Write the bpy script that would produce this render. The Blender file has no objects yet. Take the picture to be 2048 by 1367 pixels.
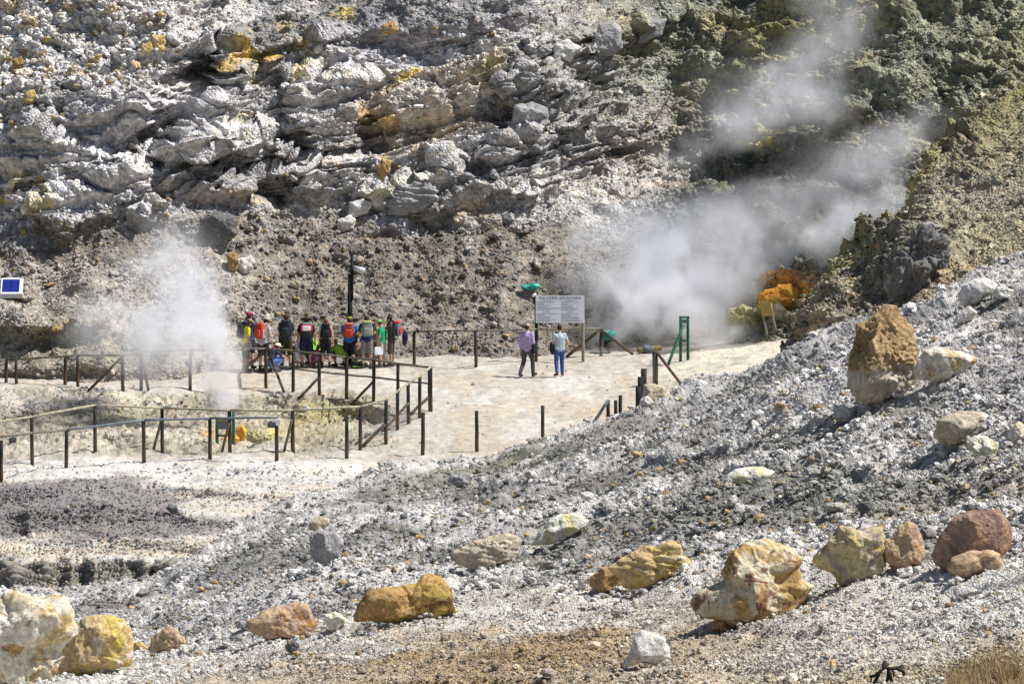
import bpy, math, random
import numpy as np
from mathutils import Vector, Matrix
R = math.radians
# ------------------------------------------------------------------ camera, world, sun, exposure
scene = bpy.context.scene
CAM_Z = 19.0; PITCH = R(7.5); FOC = 2048*150/36.0
cam_d = bpy.data.cameras.new("camera"); cam_d.lens = 150; cam_d.sensor_width = 36
cam_d.clip_start = 1; cam_d.clip_end = 2000
cam = bpy.data.objects.new("camera", cam_d); scene.collection.objects.link(cam)
cam.location = (0, 0, CAM_Z); cam.rotation_euler = (R(90)-PITCH, 0, 0)
scene.camera = cam
SUN_EL, SUN_AZ = 56.0, 96.0      # azimuth clockwise from +Y (camera looks along +Y), sun on the right
w = bpy.data.worlds.new("World"); scene.world = w; w.use_nodes = True
nt = w.node_tree; bg = nt.nodes["Background"]
sky = nt.nodes.new("ShaderNodeTexSky"); sky.sky_type = 'NISHITA'; sky.sun_disc = False
sky.sun_elevation = R(SUN_EL); sky.sun_rotation = R(SUN_AZ)
nt.links.new(sky.outputs[0], bg.inputs[0]); bg.inputs[1].default_value = 0.062
sd = bpy.data.lights.new("sun", 'SUN'); sd.energy = 5.0; sd.angle = R(0.53); sd.color = (1.0, 0.975, 0.935)
so = bpy.data.objects.new("sun", sd); scene.collection.objects.link(so)
sv = Vector((math.sin(R(SUN_AZ))*math.cos(R(SUN_EL)), math.cos(R(SUN_AZ))*math.cos(R(SUN_EL)), math.sin(R(SUN_EL))))
so.rotation_euler = sv.to_track_quat('Z', 'Y').to_euler(); so.location = (40, 60, 60)
vs_ = scene.view_settings; scene.display_settings.display_device = 'sRGB'
vs_.view_transform = 'Standard'; vs_.look = 'None'; vs_.exposure = 0.44; vs_.gamma = 1; vs_.use_curve_mapping = False
scene.render.engine = 'CYCLES'
scene.cycles.max_bounces = 7; scene.cycles.diffuse_bounces = 3; scene.cycles.volume_bounces = 5
scene.cycles.volume_step_rate = 2.0; scene.cycles.volume_max_steps = 96
scene.cycles.use_denoising = True
try: scene.cycles.denoiser = 'OPENIMAGEDENOISE'
except Exception: pass

# ------------------------------------------------------------------ pixel -> world
SP, CP = math.sin(PITCH), math.cos(PITCH)
def ray(px, py):
    cx = (np.asarray(px, float)-1024)/FOC; cy = (683.5-np.asarray(py, float))/FOC
    dy = CP+cy*SP; dz = -SP+cy*CP
    return cx/dy, dz/dy                     # slopes dx/dy, dz/dy
def at(px, py, Y):
    a, b = ray(px, py); return np.stack([a*Y, Y+0*a, CAM_Z+b*Y], -1)
def lerp(a, b, t): return a+(b-a)*t
def sstep(a, b, x):
    t = np.clip((x-a)/(b-a), 0, 1); return t*t*(3-2*t)
# ------------------------------------------------------------------ noise
def _h(ix, iy, iz, seed):
    h = (ix.astype(np.int64)*374761393 + iy.astype(np.int64)*668265263 + iz.astype(np.int64)*2147483647 + seed*974634777) & 0xFFFFFFFF
    h = ((h ^ (h >> 13))*1274126177) & 0xFFFFFFFF
    h = ((h ^ (h >> 16))*2246822519) & 0xFFFFFFFF
    return (h ^ (h >> 15)) & 0xFFFFFFFF
_G = np.array([[1,1,0],[-1,1,0],[1,-1,0],[-1,-1,0],[1,0,1],[-1,0,1],[1,0,-1],[-1,0,-1],[0,1,1],[0,-1,1],[0,1,-1],[0,-1,-1],[1,1,0],[0,-1,1],[-1,1,0],[0,-1,-1]], float)
def pn(x, y, z=None, seed=0):
    if z is None: z = np.zeros_like(x)
    x0, y0, z0 = np.floor(x), np.floor(y), np.floor(z)
    fx, fy, fz = x-x0, y-y0, z-z0
    u, v, w_ = fx*fx*fx*(fx*(fx*6-15)+10), fy*fy*fy*(fy*(fy*6-15)+10), fz*fz*fz*(fz*(fz*6-15)+10)
    out = 0
    for a in (0, 1):
        for b in (0, 1):
            for c in (0, 1):
                g = _G[_h(x0+a, y0+b, z0+c, seed) & 15]
                d = g[..., 0]*(fx-a)+g[..., 1]*(fy-b)+g[..., 2]*(fz-c)
                out = out + d*(u if a else 1-u)*(v if b else 1-v)*(w_ if c else 1-w_)
    return out
def fbm(x, y, z=None, o=4, seed=0, g=0.5):
    if z is None: z = np.zeros_like(x)
    s = 0; a = 1.0
    for i in range(o):
        s = s+a*pn(x, y, z, seed+i*17); x, y, z = x*2.03+1.7, y*2.03+3.1, z*2.03+5.3; a *= g
    return s
def vor(x, y, seed=0, jit=0.9):
    """2-D cells: F1, F2, offset to the cell point, two cell randoms"""
    x0, y0 = np.floor(x), np.floor(y)
    f1 = np.full(x.shape, 9.0); f2 = np.full(x.shape, 9.0); dx1 = np.zeros(x.shape); dy1 = np.zeros(x.shape); r1 = np.zeros(x.shape); r2 = np.zeros(x.shape)
    for a in (-1, 0, 1):
        for b in (-1, 0, 1):
            h = _h(x0+a, y0+b, np.zeros_like(x0), seed)
            px = x0+a+.5+jit*((h & 1023)/1023.0-.5); py = y0+b+.5+jit*(((h >> 10) & 1023)/1023.0-.5)
            dx, dy = x-px, y-py; d = np.sqrt(dx*dx+dy*dy)
            m = d < f1
            f2 = np.where(m, f1, np.minimum(f2, d))
            f1 = np.where(m, d, f1); dx1 = np.where(m, dx, dx1); dy1 = np.where(m, dy, dy1)
            r1 = np.where(m, ((h >> 20) & 1023)/1023.0, r1); r2 = np.where(m, ((h >> 5) & 1023)/1023.0, r2)
    return f1, f2, dx1, dy1, r1, r2
def blocks(x, y, seed, sharp=3.0, tilt=1.0):
    """bumpy field of angular stones, about 0..1"""
    f1, f2, dx, dy, r1, r2 = vor(x, y, seed)
    e = np.clip((f2-f1)*sharp, 0, 1)
    return e*(0.25+0.75*r1)+tilt*e*(dx*(r2-.5)+dy*(r1-.5)), r1, r2
def sdpoly(px, py, poly):
    """signed distance (px) to polygon, negative inside"""
    P = np.array(poly, float); n = len(P); d = np.full(px.shape, 1e9); ins = np.zeros(px.shape, bool)
    for i in range(n):
        ax, ay = P[i]; bx, by = P[(i+1) % n]
        ex, ey = bx-ax, by-ay; L = ex*ex+ey*ey+1e-9
        t = np.clip(((px-ax)*ex+(py-ay)*ey)/L, 0, 1)
        d = np.minimum(d, np.hypot(px-ax-t*ex, py-ay-t*ey))
        c = ((ay > py) != (by > py)) & (px < (bx-ax)*(py-ay)/(by-ay+1e-12)+ax)
        ins ^= c
    return np.where(ins, -d, d)
def pm(px, py, poly, soft=12): return sstep(soft, -soft, sdpoly(px, py, poly))
def bl(px, py, cx, cy, rx, ry, rot=0):
    c, s = math.cos(R(rot)), math.sin(R(rot)); x, y = px-cx, py-cy
    a, b = x*c-y*s, x*s+y*c                 # rot>0: rises to the right in the picture
    return np.exp(-((a/rx)**2+(b/ry)**2))
# ------------------------------------------------------------------ objects
COL = scene.collection
def tag(o, label=None, cat=None, group=None, kind=None):
    if label: o['label'] = label
    if cat: o['category'] = cat
    if group: o['group'] = group
    if kind: o['kind'] = kind
    return o
def mk(name, V, Fc, mats, parent=None, smooth=False, col=None, loc=None):
    """V (n,3), Fc (m,3|4) arrays or list of index tuples"""
    me = bpy.data.meshes.new(name)
    V = np.asarray(V, np.float64)
    if loc is not None: V = V-np.asarray(loc)
    if isinstance(Fc, np.ndarray):
        k = Fc.shape[1]; m = len(Fc)
        me.vertices.add(len(V)); me.vertices.foreach_set("co", V.astype(np.float32).ravel())
        me.loops.add(m*k); me.loops.foreach_set("vertex_index", Fc.astype(np.int32).ravel())
        me.polygons.add(m); me.polygons.foreach_set("loop_start", np.arange(0, m*k, k, dtype=np.int32))
        me.update(calc_edges=True)
    else:
        me.from_pydata([tuple(v) for v in V], [], Fc)
    me.polygons.foreach_set("use_smooth", np.full(len(me.polygons), smooth))
    if col is not None:
        a = me.color_attributes.new("Col", 'FLOAT_COLOR', 'POINT')
        c = np.ones((len(V), 4), np.float32); c[:, :3] = col; a.data.foreach_set("color", c.ravel())
    for m_ in (mats if isinstance(mats, (list, tuple)) else [mats]):
        if m_ is not None: me.materials.append(m_)
    me.update()
    o = bpy.data.objects.new(name, me); COL.objects.link(o)
    if loc is not None: o.location = loc
    if parent is not None: o.parent = parent
    return o
def empty(name, loc, rz=0):
    o = bpy.data.objects.new(name, None); COL.objects.link(o); o.location = loc; o.rotation_euler = (0, 0, rz)
    o.empty_display_size = .2; return o
# ------------------------------------------------------------------ materials
def newmat(name, rough=0.9):
    m = bpy.data.materials.new(name); m.use_nodes = True
    b = m.node_tree.nodes["Principled BSDF"]; b.inputs["Roughness"].default_value = rough
    b.inputs["Specular IOR Level"].default_value = 0.2
    return m, m.node_tree, b
def N(nt, t, **kw):
    n = nt.nodes.new(t)
    for k, v in kw.items():
        if k in n.inputs: n.inputs[k].default_value = v
        else: setattr(n, k, v)
    return n
def mixc(nt, fac, a, b, bt='MIX'):
    n = nt.nodes.new('ShaderNodeMix'); n.data_type = 'RGBA'; n.blend_type = bt; n.clamp_factor = True
    for s, v in ((n.inputs[0], fac), (n.inputs[6], a), (n.inputs[7], b)):
        if hasattr(v, 'links') or hasattr(v, 'is_output'): nt.links.new(v, s)
        elif isinstance(v, (tuple, list)): s.default_value = (*v[:3], 1)
        else: s.default_value = v
    return n.outputs[2]
def ramp(nt, src, lo, hi, a=0.0, b=1.0):
    n = nt.nodes.new('ShaderNodeMapRange'); n.inputs[1].default_value = lo; n.inputs[2].default_value = hi
    n.inputs[3].default_value = a; n.inputs[4].default_value = b; nt.links.new(src, n.inputs[0]); return n.outputs[0]
def flat(name, c, rough=0.85, var=0.25, scale=30, bump=0.0, metal=0):
    m, nt, b = newmat(name, rough); b.inputs["Metallic"].default_value = metal
    no = N(nt, 'ShaderNodeTexNoise', Scale=scale, Detail=4.0)
    tc = N(nt, 'ShaderNodeTexCoord'); nt.links.new(tc.outputs['Object'], no.inputs['Vector'])
    f = ramp(nt, no.outputs[0], .3, .7)
    nt.links.new(mixc(nt, f, tuple(x*(1-var) for x in c), tuple(min(1, x*(1+var)) for x in c)), b.inputs['Base Color'])
    if bump:
        bm = N(nt, 'ShaderNodeBump', Strength=.6, Distance=bump); nt.links.new(no.outputs[0], bm.inputs['Height']); nt.links.new(bm.outputs[0], b.inputs['Normal'])
    return m
def ground_mat(name, s1, s2, bump, var=.5, cell=.29):
    """vertex colour = kind of rock at that place; grain, pebbles and mineral specks come from nodes"""
    m, nt, b = newmat(name, .95)
    at_ = N(nt, 'ShaderNodeAttribute', attribute_name='Col')
    geo = N(nt, 'ShaderNodeNewGeometry')
    n1 = N(nt, 'ShaderNodeTexNoise', Scale=s1, Detail=6.0, Roughness=.65); nt.links.new(geo.outputs['Position'], n1.inputs['Vector'])
    v1 = N(nt, 'ShaderNodeTexVoronoi', Scale=s2); nt.links.new(geo.outputs['Position'], v1.inputs['Vector'])
    hsv = N(nt, 'ShaderNodeSeparateColor'); nt.links.new(v1.outputs['Color'], hsv.inputs[0])
    k1 = ramp(nt, n1.outputs[0], .3, .7, 1-var, 1+var*.8)
    k2 = ramp(nt, hsv.outputs[0], 0, 1, 1-cell, 1+cell)
    mm = N(nt, 'ShaderNodeMath', operation='MULTIPLY'); nt.links.new(k1, mm.inputs[0]); nt.links.new(k2, mm.inputs[1])
    cc = N(nt, 'ShaderNodeCombineColor')
    for i in range(3): nt.links.new(mm.outputs[0], cc.inputs[i])
    c = mixc(nt, 1.0, at_.outputs['Color'], cc.outputs[0], 'MULTIPLY')
    warm = mixc(nt, 1.0, c, (1.12, 1.0, .82), 'MULTIPLY')
    c2 = mixc(nt, ramp(nt, hsv.outputs[1], .55, .95, 0, .8), c, warm)
    nt.links.new(c2, b.inputs['Base Color'])
    vb = N(nt, 'ShaderNodeTexVoronoi', Scale=s2*1.7); nt.links.new(geo.outputs['Position'], vb.inputs['Vector'])
    ad = N(nt, 'ShaderNodeMath', operation='SUBTRACT'); nt.links.new(n1.outputs[0], ad.inputs[0]); nt.links.new(vb.outputs['Distance'], ad.inputs[1])
    bm = N(nt, 'ShaderNodeBump', Strength=.8, Distance=bump); nt.links.new(ad.outputs[0], bm.inputs['Height']); nt.links.new(bm.outputs[0], b.inputs['Normal'])
    return m
M_hill = ground_mat('hill_rock', 2.5, 7.0, .10)
M_floor = ground_mat('crater_floor', 2.2, 9.0, .015, .26, .05)
M_fore = ground_mat('rubble', 5.0, 22.0, .03, .35, .2)
# ================================================================== TERRAIN
def C(*c): return np.array(c, float)
LAV, WHI, GRY, DGR = C(.40,.395,.41), C(.62,.61,.60), C(.27,.265,.27), C(.12,.12,.125)
BRN, TAN, OCH, YEL = C(.22,.185,.145), C(.46,.40,.31), C(.46,.29,.09), C(.60,.47,.08)
OLI, DOL, CRM, ORA = C(.21,.20,.10), C(.105,.11,.065), C(.66,.60,.49), C(.72,.26,.04)
def paint(col, m, c, k=1.0):
    m = np.clip(m*k, 0, 1)[..., None]; return col*(1-m)+c*m
def grid_mesh(name, P, mat, col, kind='structure'):
    r, c = P.shape[:2]
    i = np.arange(r*c).reshape(r, c)
    Fc = np.stack([i[:-1, :-1], i[1:, :-1], i[1:, 1:], i[:-1, 1:]], -1).reshape(-1, 4)
    o = mk(name, P.reshape(-1, 3), Fc, mat, smooth=True, col=col.reshape(-1, 3)); tag(o, kind=kind); return o
def normals(P):
    du = np.gradient(P, axis=1); dv = np.gradient(P, axis=0)
    n = np.cross(dv, du); n /= np.linalg.norm(n, axis=-1, keepdims=True)+1e-9
    s = np.sign((n*np.array([0, -1, .6])).sum(-1, keepdims=True)); s[s == 0] = 1
    return n*s
US = np.concatenate([np.linspace(-900, -60, 60)[:-1], np.arange(-60, 2112, 2.0), np.linspace(2112, 2900, 50)])
def interp(x, tab): t = np.array(tab, float); return np.interp(x, t[:, 0], t[:, 1])
# ---- crater floor: height above the datum, given at picture positions then carried to real depth
def floor_z(u, v):
    wv = v+5*np.sin(u*.021)+4*np.sin(u*.047+1)
    z = 1.6*sstep(1300, 1900, u)*sstep(900, 700, v)
    z = z+.45*bl(u, v, 1500, 735, 170, 38, 8)
    vt = interp(u, [(-300, 775), (300, 777), (530, 782), (640, 795), (750, 806), (860, 830)])
    vb = interp(u, [(-300, 925), (0, 925), (190, 895), (460, 893), (700, 888), (800, 858), (860, 834)])
    t = (wv-vt)/(vb-vt)
    dep = interp(np.clip(t, -.2, 1.2), [(-.2, 0), (0, 0), (.08, -.10), (.5, -.66), (.65, -.70), (.85, -.4), (1, 0), (1.2, 0)])
    z = z+dep*sstep(850, 700, u)*.9
    z = z+.5*bl(u, v, 240, 868, 150, 16, 0)+.35*bl(u, v, 60, 815, 140, 12, 3)
    # dark earth mound on the plain at the left, with a small bank at its foot
    z = z+(.13*sstep(1076, 1058, v+6*np.sin(u*.05))+.55*sstep(1070, 972, v))*sstep(940, 985, v)*sstep(370+0*u, 120, u+(1000-v)*1.1)
    # ditch with a dark bank
    z = z-.72*np.clip((v+16*fbm(u*.012, v*0+2, o=4, seed=77)-1128)/66, 0, 1)*sstep(380, 300, u)
    # washed steps on the plain
    st = sstep(905, 960, v)*sstep(1000, 800, u)
    z = z+st*.12*np.sin((v+18*np.sin(u*.008)+u*.03)*.11)
    return z
def floor_Y(u, v):
    a, b = ray(u, v); return (CAM_Z-floor_z(u, v))/(-b)
def fpt(u, v):
    Y = float(floor_Y(np.float64(u), np.float64(v))); return at(u, v, Y)
vv = np.concatenate([np.linspace(560, 690, 30)[:-1], np.arange(690, 1215, 1.3), np.linspace(1215, 1500, 30)])
U, V = np.meshgrid(US, vv)
def mono(Y, eps):
    Y = Y.copy()
    for i in range(len(Y)-2, -1, -1): Y[i] = np.maximum(Y[i], Y[i+1]+eps)
    return Y
P = at(U, V, mono(floor_Y(U, V), .018)); n = normals(P); X, Yw = P[..., 0], P[..., 1]+P[..., 2]*1.6
big = fbm(X*.35, Yw*.2, o=4, seed=3)
rub, r1, r2 = blocks(X*5, Yw*3.2, 5); rub2, r3, r4 = blocks(X*11, Yw*6, 6)
uw = U+fbm(X*.6, Yw*.35, o=3, seed=7)*60; vw = V+fbm(X*.6, Yw*.35, o=3, seed=8)*22
hollow = sstep(830, 700, uw)*sstep(772, 790, vw)*sstep(930, 893, vw+(U > 450)*6)
plain = sstep(912, 935, vw)
mound = sstep(372, 330, uw+(1000-vw)*1.1)*sstep(955, 975, vw)*sstep(1078, 1066, vw)
ditch = sstep(1126, 1136, vw)*sstep(420, 340, uw)
path = sstep(1150, 1010, uw)*(1-plain)*(1-hollow)
rough = .004+.03*hollow+.010*plain+.02*mound+.012*ditch
disp = big*(.10-.06*mound)+(ditch*.20+mound*.03+hollow*.10)*fbm(X*1.1, Yw*.9, o=5, seed=18, g=.6)+plain*.07*fbm(X*.5, Yw*1.6, o=4, seed=19)+rub*rough*1.3+rub2*rough*.6+fbm(X*3, Yw*2, o=3, seed=9)*.03*(1+3*hollow+3*ditch)
P = P+n*disp[..., None]
col = np.broadcast_to(C(.43,.405,.36), P.shape).copy()
col = paint(col, sstep(-.1, .25, fbm(X*.25, Yw*.12, o=4, seed=11)), C(.50,.48,.445), .8)
col = paint(col, sstep(.1, .3, fbm(X*.5, Yw*.16, o=4, seed=12)), C(.40,.32,.24), .5)
col = paint(col, sstep(1290, 1380, uw)*sstep(790, 760, vw), C(.60,.56,.47), .9)
col = paint(col, bl(uw, vw, 1330, 800, 190, 22, 12), C(.46,.34,.22), .6)
col = paint(col, sstep(760, 735, vw)*sstep(1500, 1180, uw), C(.36,.34,.29), .7)
stripe = fbm(X*.07, Yw*.75, o=5, seed=14, g=.6)
col = paint(col, plain, C(.49,.47,.445)); col = paint(col, plain*sstep(-.05, .2, stripe), C(.45,.40,.33), .75)
col = paint(col, plain*sstep(-.08, -.25, stripe), C(.32,.30,.28), .85)
col = paint(col, bl(uw, vw, 330, 942, 420, 16, 0), C(.57,.56,.55), .9)
col = paint(col, sstep(1075, 1095, vw)*sstep(1128, 1112, vw), C(.46,.40,.32), .8)
col = paint(col, bl(uw, vw, 480, 1058, 150, 10, 0), C(.26,.24,.22), .9)
col = paint(col, hollow, C(.30,.265,.215)); col = paint(col, hollow*sstep(0, .3, big), C(.44,.40,.33), .9)
col = paint(col, hollow*bl(uw, vw, 640, 840, 130, 30, 8), C(.34,.29,.14), .8)
col = paint(col, hollow*bl(uw, vw, 80, 812, 130, 14, 0), C(.47,.46,.46), .8)
col = paint(col, hollow*bl(uw, vw, 250, 835, 120, 12, 0), C(.20,.20,.13), .7)
col = paint(col, bl(uw, vw, 520, 874, 60, 8, 0), C(.56,.44,.12), .85)
col = paint(col, bl(uw, vw, 474, 874, 20, 7, 0), ORA, .9)
col = paint(col, (1-hollow)*(1-plain)*sstep(.18, .36, fbm(X*1.3, Yw*.5, o=4, seed=15)), C(.34,.30,.255), .55); col = paint(col, mound, C(.20,.19,.19)); col = paint(col, mound*sstep(.05, .3, big), C(.28,.265,.26), .5)
col = paint(col, ditch, C(.22,.21,.185))
col = col*(1+(r1-.5)*(.02+.22*hollow+.12*mound))[..., None]
floor = grid_mesh('crater_floor', P, M_floor, np.clip(col, .02, .85)); FLOOR = (P, n, col, U, V)
# ---- foreground rubble slope
CREST = [(-900,1260,99),(-300,1215,99),(0,1200,99),(120,1196,100),(250,1178,101),(330,1150,102),(400,1108,102),(470,1072,103.5),(560,1020,107),(640,985,109),(720,957,110),(800,938,110),(880,928,110),(960,916,110),(1040,897,109),(1100,880,108),(1200,846,106),(1290,815,104),(1370,788,101),(1440,762,99),(1500,736,97),(1600,694,94.5),(1700,650,92),(1800,612,90),(1900,578,88),(2048,528,85),(2350,430,80),(2900,260,76)]
_c = np.array(CREST, float)
def fore_inv(u, v):
    """v only below crest; inverse depth is linear down the picture = planar strips of slope"""
    vc = np.interp(u, _c[:, 0], _c[:, 1]); Yc = np.interp(u, _c[:, 0], _c[:, 2])
    Yb = interp(u, [(-900, 68), (0, 62), (1024, 52), (2048, 46), (2900, 42)])
    t = (v-vc)/(1367-vc)
    # a shelf carrying the pale gravel band, with a steeper drop above it
    vs = interp(u, [(-300, 1330), (0, 1320), (300, 1305), (600, 1290), (900, 1245), (1200, 1195), (1500, 1165), (1700, 1160), (1900, 1140), (2048, 1110), (2500, 1050)])
    s = (v-vs)/60.0
    return lerp(1/Yc, 1/Yb, t)*(1+.006*np.tanh(s)*sstep(0, .2, t)) , t, vs
def spt(u, v):
    i, t, _ = fore_inv(np.float64(u), np.float64(v)); return at(u, v, float(1/i))
tt = np.concatenate([np.linspace(0, 1.06, 430), 1.06+np.linspace(0, 2.2, 40)[1:]])
U, T = np.meshgrid(US, tt)
vc = np.interp(U, _c[:, 0], _c[:, 1]); V = vc+T*(1367-vc)
inv, _, vsh = fore_inv(U, V); P = at(U, V, 1/inv)
# back of the crest: the slope rolls over and dives under the crater floor
kb = 26; back = []
p0 = P[0]
for k in range(kb, 0, -1):
    d = (k/kb)**1.6*9
    q = p0.copy(); q[:, 1] += d; q[:, 0] *= q[:, 1]/p0[:, 1]
    sl = p0[:, 2]-np.maximum(0, (p0[:, 2]+1.2))*np.clip(d/9, 0, 1)**.9-d*.02-.25*np.clip(d, 0, 1); q[:, 2] = sl; back.append(q)
P = np.concatenate([np.stack(back), P]); U = np.concatenate([np.repeat(U[:1], kb, 0), U]); V = np.concatenate([np.repeat(V[:1], kb, 0), V])
T = np.concatenate([np.zeros((kb, U.shape[1])), T]); vsh = np.concatenate([np.repeat(vsh[:1], kb, 0), vsh])
n = normals(P); n[:kb] = np.array([0, .1, 1]); X, Yw = P[..., 0], P[..., 1]
S = Yw*1.15
big = fbm(X*.22, S*.16, o=4, seed=21); mid = fbm(X*.9, S*.6, o=4, seed=22)
b1, r1, r2 = blocks(X*2.6, S*2.0, 23); b2, r3, r4 = blocks(X*7, S*5.5, 24); b3, r5, r6 = blocks(X*16, S*12, 25)
uw = U+mid*70; vw = V+fbm(X*.9, S*.6, o=4, seed=28)*45
below = sstep(0, 30, vw-vsh)                        # pale band and brown gravel below the boulders
fine = sstep(-10, 40, V-vsh)
disp = big*.42*(1-.5*fine)+mid*.16*(1-.6*fine)+b1*.05*(1-.8*fine)+b2*.016*(1-.45*fine)+b3*.006
disp = disp+.07*sstep(0, .25, fbm(X*.22, T*16+X*.06, o=4, seed=33))
P = P+n*disp[..., None]
col = np.broadcast_to(C(.365,.355,.35), P.shape).copy()
col = paint(col, sstep(.0, .25, big), C(.45,.44,.44), .85)
pat = fbm(X*.35+9, S*.25, o=4, seed=31)
col = paint(col, sstep(.0, .25, pat), C(.20,.195,.18), .85)
col = paint(col, bl(uw, vw, 1620, 1000, 270, 70, 14), C(.17,.175,.15), .95)
col = paint(col, bl(uw, vw, 1550, 880, 330, 60, 14), C(.30,.28,.25), .8)
col = paint(col, bl(uw, vw, 1000, 930, 240, 36, 10), C(.24,.235,.17), .9)
col = paint(col, bl(uw, vw, 1080, 1150, 150, 40, 12), C(.21,.21,.15), .9)
col = paint(col, bl(uw, vw, 420, 1150, 260, 50, 14), C(.24,.235,.24), .8)
col = paint(col, bl(uw, vw, 1750, 740, 330, 50, 16), C(.43,.42,.43), .8)
col = paint(col, bl(uw, vw, 1950, 1000, 260, 50, 12), C(.46,.41,.33), .7)
stk = fbm(X*.22, T*16+X*.06, o=4, seed=33); col = paint(col, (1-sstep(-12, 10, vw-vsh))*sstep(.06, .26, stk), C(.53,.515,.50), .8); col = paint(col, (1-sstep(-12, 10, vw-vsh))*sstep(-.10, -.30, stk), C(.21,.205,.185), .7)
lb = interp(U, [(-300, 60), (700, 42), (900, 35), (1200, 60), (1500, 95), (2048, 120)])
band = sstep(-12, 10, vw-vsh)
col = paint(col, band, C(.60,.585,.56), .92)
brn = sstep(lb-10, lb+30, vw-vsh)
col = paint(col, brn, C(.44,.36,.26), .95*sstep(200, 520, U)); col = paint(col, brn*sstep(.05, .3, stk), C(.55,.50,.43), .7)
gr2 = bl(uw, vw, 1080, 1318, 560, 72, 7)
col = paint(col, gr2, C(.34,.24,.135), .95)
col = paint(col, bl(uw, vw, 1800, 1270, 330, 50, 8), C(.52,.495,.46), .8)
col = paint(col, bl(uw, vw, 1990, 1345, 140, 45, 8), C(.30,.23,.13), .9)
col = col*(.78+.44*(.5*r1+.5*r3))[..., None]
col = col*(1+.04*(1-band))[..., None]
fore = grid_mesh('rubble_slope', P, M_fore, np.clip(col, .02, .85)); FORE = (P[kb:], n[kb:], col[kb:], U[kb:], V[kb:])
FBRN = np.clip(brn[kb:], 0, 1); FBAND = np.clip(band[kb:], 0, 1)
# ---- hillside behind
FOOT = [(-900,752),(0,756),(200,764),(330,760),(400,745),(520,729),(830,717),(1000,717),(1180,698),(1300,690),(1400,682),(1640,672),(2900,620)]
def hill_Y(u, v):
    vf = interp(u, FOOT); Yf = floor_Y(u, vf)+.3; z0 = floor_z(u, vf)
    s = .58+.25*sstep(500, 200, v)*sstep(-200, 300, u)*sstep(1350, 1000, u)
    a, b = ray(u, v); Y = (CAM_Z-z0+s*Yf)/(s-b)
    off = 0
    def g(*a_): return bl(u, v, *a_)
    off = off+.5*g(1430, 610, 210, 130, 0)+.9*g(1600, 370, 200, 75, -12)+2.5*g(1850, 330, 60, 190, -14)
    off = off-.4*g(1500, 290, 210, 40, 14)-1.2*g(1730, 200, 120, 60, 20)
    off = off+1.6*g(1250, 330, 130, 50, 10)-1.3*g(1240, 60, 150, 60, 8)
    off = off-1.5*pm(u, v, [(385,285),(450,258),(560,262),(612,335),(625,385),(500,385),(385,350)], 14)*.8
    off = off+1.5*pm(u, v, [(425,338),(520,322),(575,345),(622,385),(618,412),(560,420),(462,412)], 10)*1.2
    off = off+1.9*pm(u, v, [(268,296),(325,205),(395,150),(432,160),(430,205),(345,265),(330,325),(268,332)], 14)*1.25
    off = off+1.7*pm(u, v, [(556,272),(585,262),(612,300),(640,350),(628,372),(604,340)], 14)*.5
    off = off+1.4*pm(u, v, [(730,232),(752,222),(768,290),(745,302),(732,290)], 12)*.5
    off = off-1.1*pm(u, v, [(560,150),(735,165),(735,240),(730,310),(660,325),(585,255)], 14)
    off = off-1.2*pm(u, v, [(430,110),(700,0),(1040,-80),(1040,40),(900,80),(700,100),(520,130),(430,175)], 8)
    off = off-.9*pm(u, v, [(0,250),(240,300),(260,330),(100,372),(0,392)], 9)-.8*pm(u, v, [(60,420),(250,345),(300,350),(260,420),(120,480)], 8)
    off = off-.8*pm(u, v, [(750,380),(870,365),(905,330),(980,345),(975,420),(880,430),(760,430)], 6)-.8*pm(u, v, [(975,300),(1060,280),(1120,330),(1100,385),(985,400)], 6)
    off = off-.9*pm(u, v, [(1010,170),(1090,140),(1180,190),(1150,260),(1030,262)], 7)-1.2*pm(u, v, [(1050,60),(1160,30),(1340,20),(1330,75),(1230,110),(1060,120)], 7)
    off = off-1.3*g(80, 640, 150, 30, 0)-.8*g(60, 735, 260, 22, 0)
    return Y+off
def hpt(u, v): return at(u, v, float(hill_Y(np.float64(u), np.float64(v))))
vv = np.concatenate([np.linspace(-900, -30, 60)[:-1], np.arange(-30, 790, 1.35), np.linspace(790, 850, 8)])
U, V = np.meshgrid(US, vv)
X0 = at(U, V, hill_Y(U, V))[..., 0]
w1 = fbm(X0*.3, V*.006, o=3, seed=41)
P = at(U, V, mono(hill_Y(U+w1*26+pn(X0*1.3, V*.03, seed=44)*12, V+fbm(X0*.35, V*.006, o=3, seed=42)*22+pn(X0*1.5, V*.03, seed=45)*9), -.018)); n = normals(P)
n = n*.6+np.array([0, -.55, .25]); n /= np.linalg.norm(n, axis=-1, keepdims=True)
X, Z = P[..., 0], P[..., 2]; S = Z*1.55+P[..., 1]*.35
big = fbm(X*.2, S*.2, o=4, seed=51); mid = fbm(X*.7, S*.7, o=4, seed=52)
uw = U+fbm(X*.5, S*.5, o=4, seed=53)*70; vw = V+fbm(X*.5, S*.5, o=4, seed=54)*60
cl = np.clip(sstep(1340, 1180, uw)*sstep(440, 400, vw+.03*uw)*sstep(40, 150, vw+.9*(uw-250)*(uw < 420)*.6) , 0, 1)     # layered cliff
loose = sstep(420, 250, uw)*sstep(300, 180, vw+.25*uw)                                  # bright rubble, top left
debris = sstep(420, 480, vw)*sstep(1500, 1100, uw)
right = sstep(1150, 1500, uw+.45*(300-vw)*(vw < 300))
cl = cl*(1-.75*loose)*(1-.6*right)
q = Z-.17*X+.7*fbm(X*.10, Z*.10, o=2, seed=55)+.06*mid
st = 0
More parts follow.
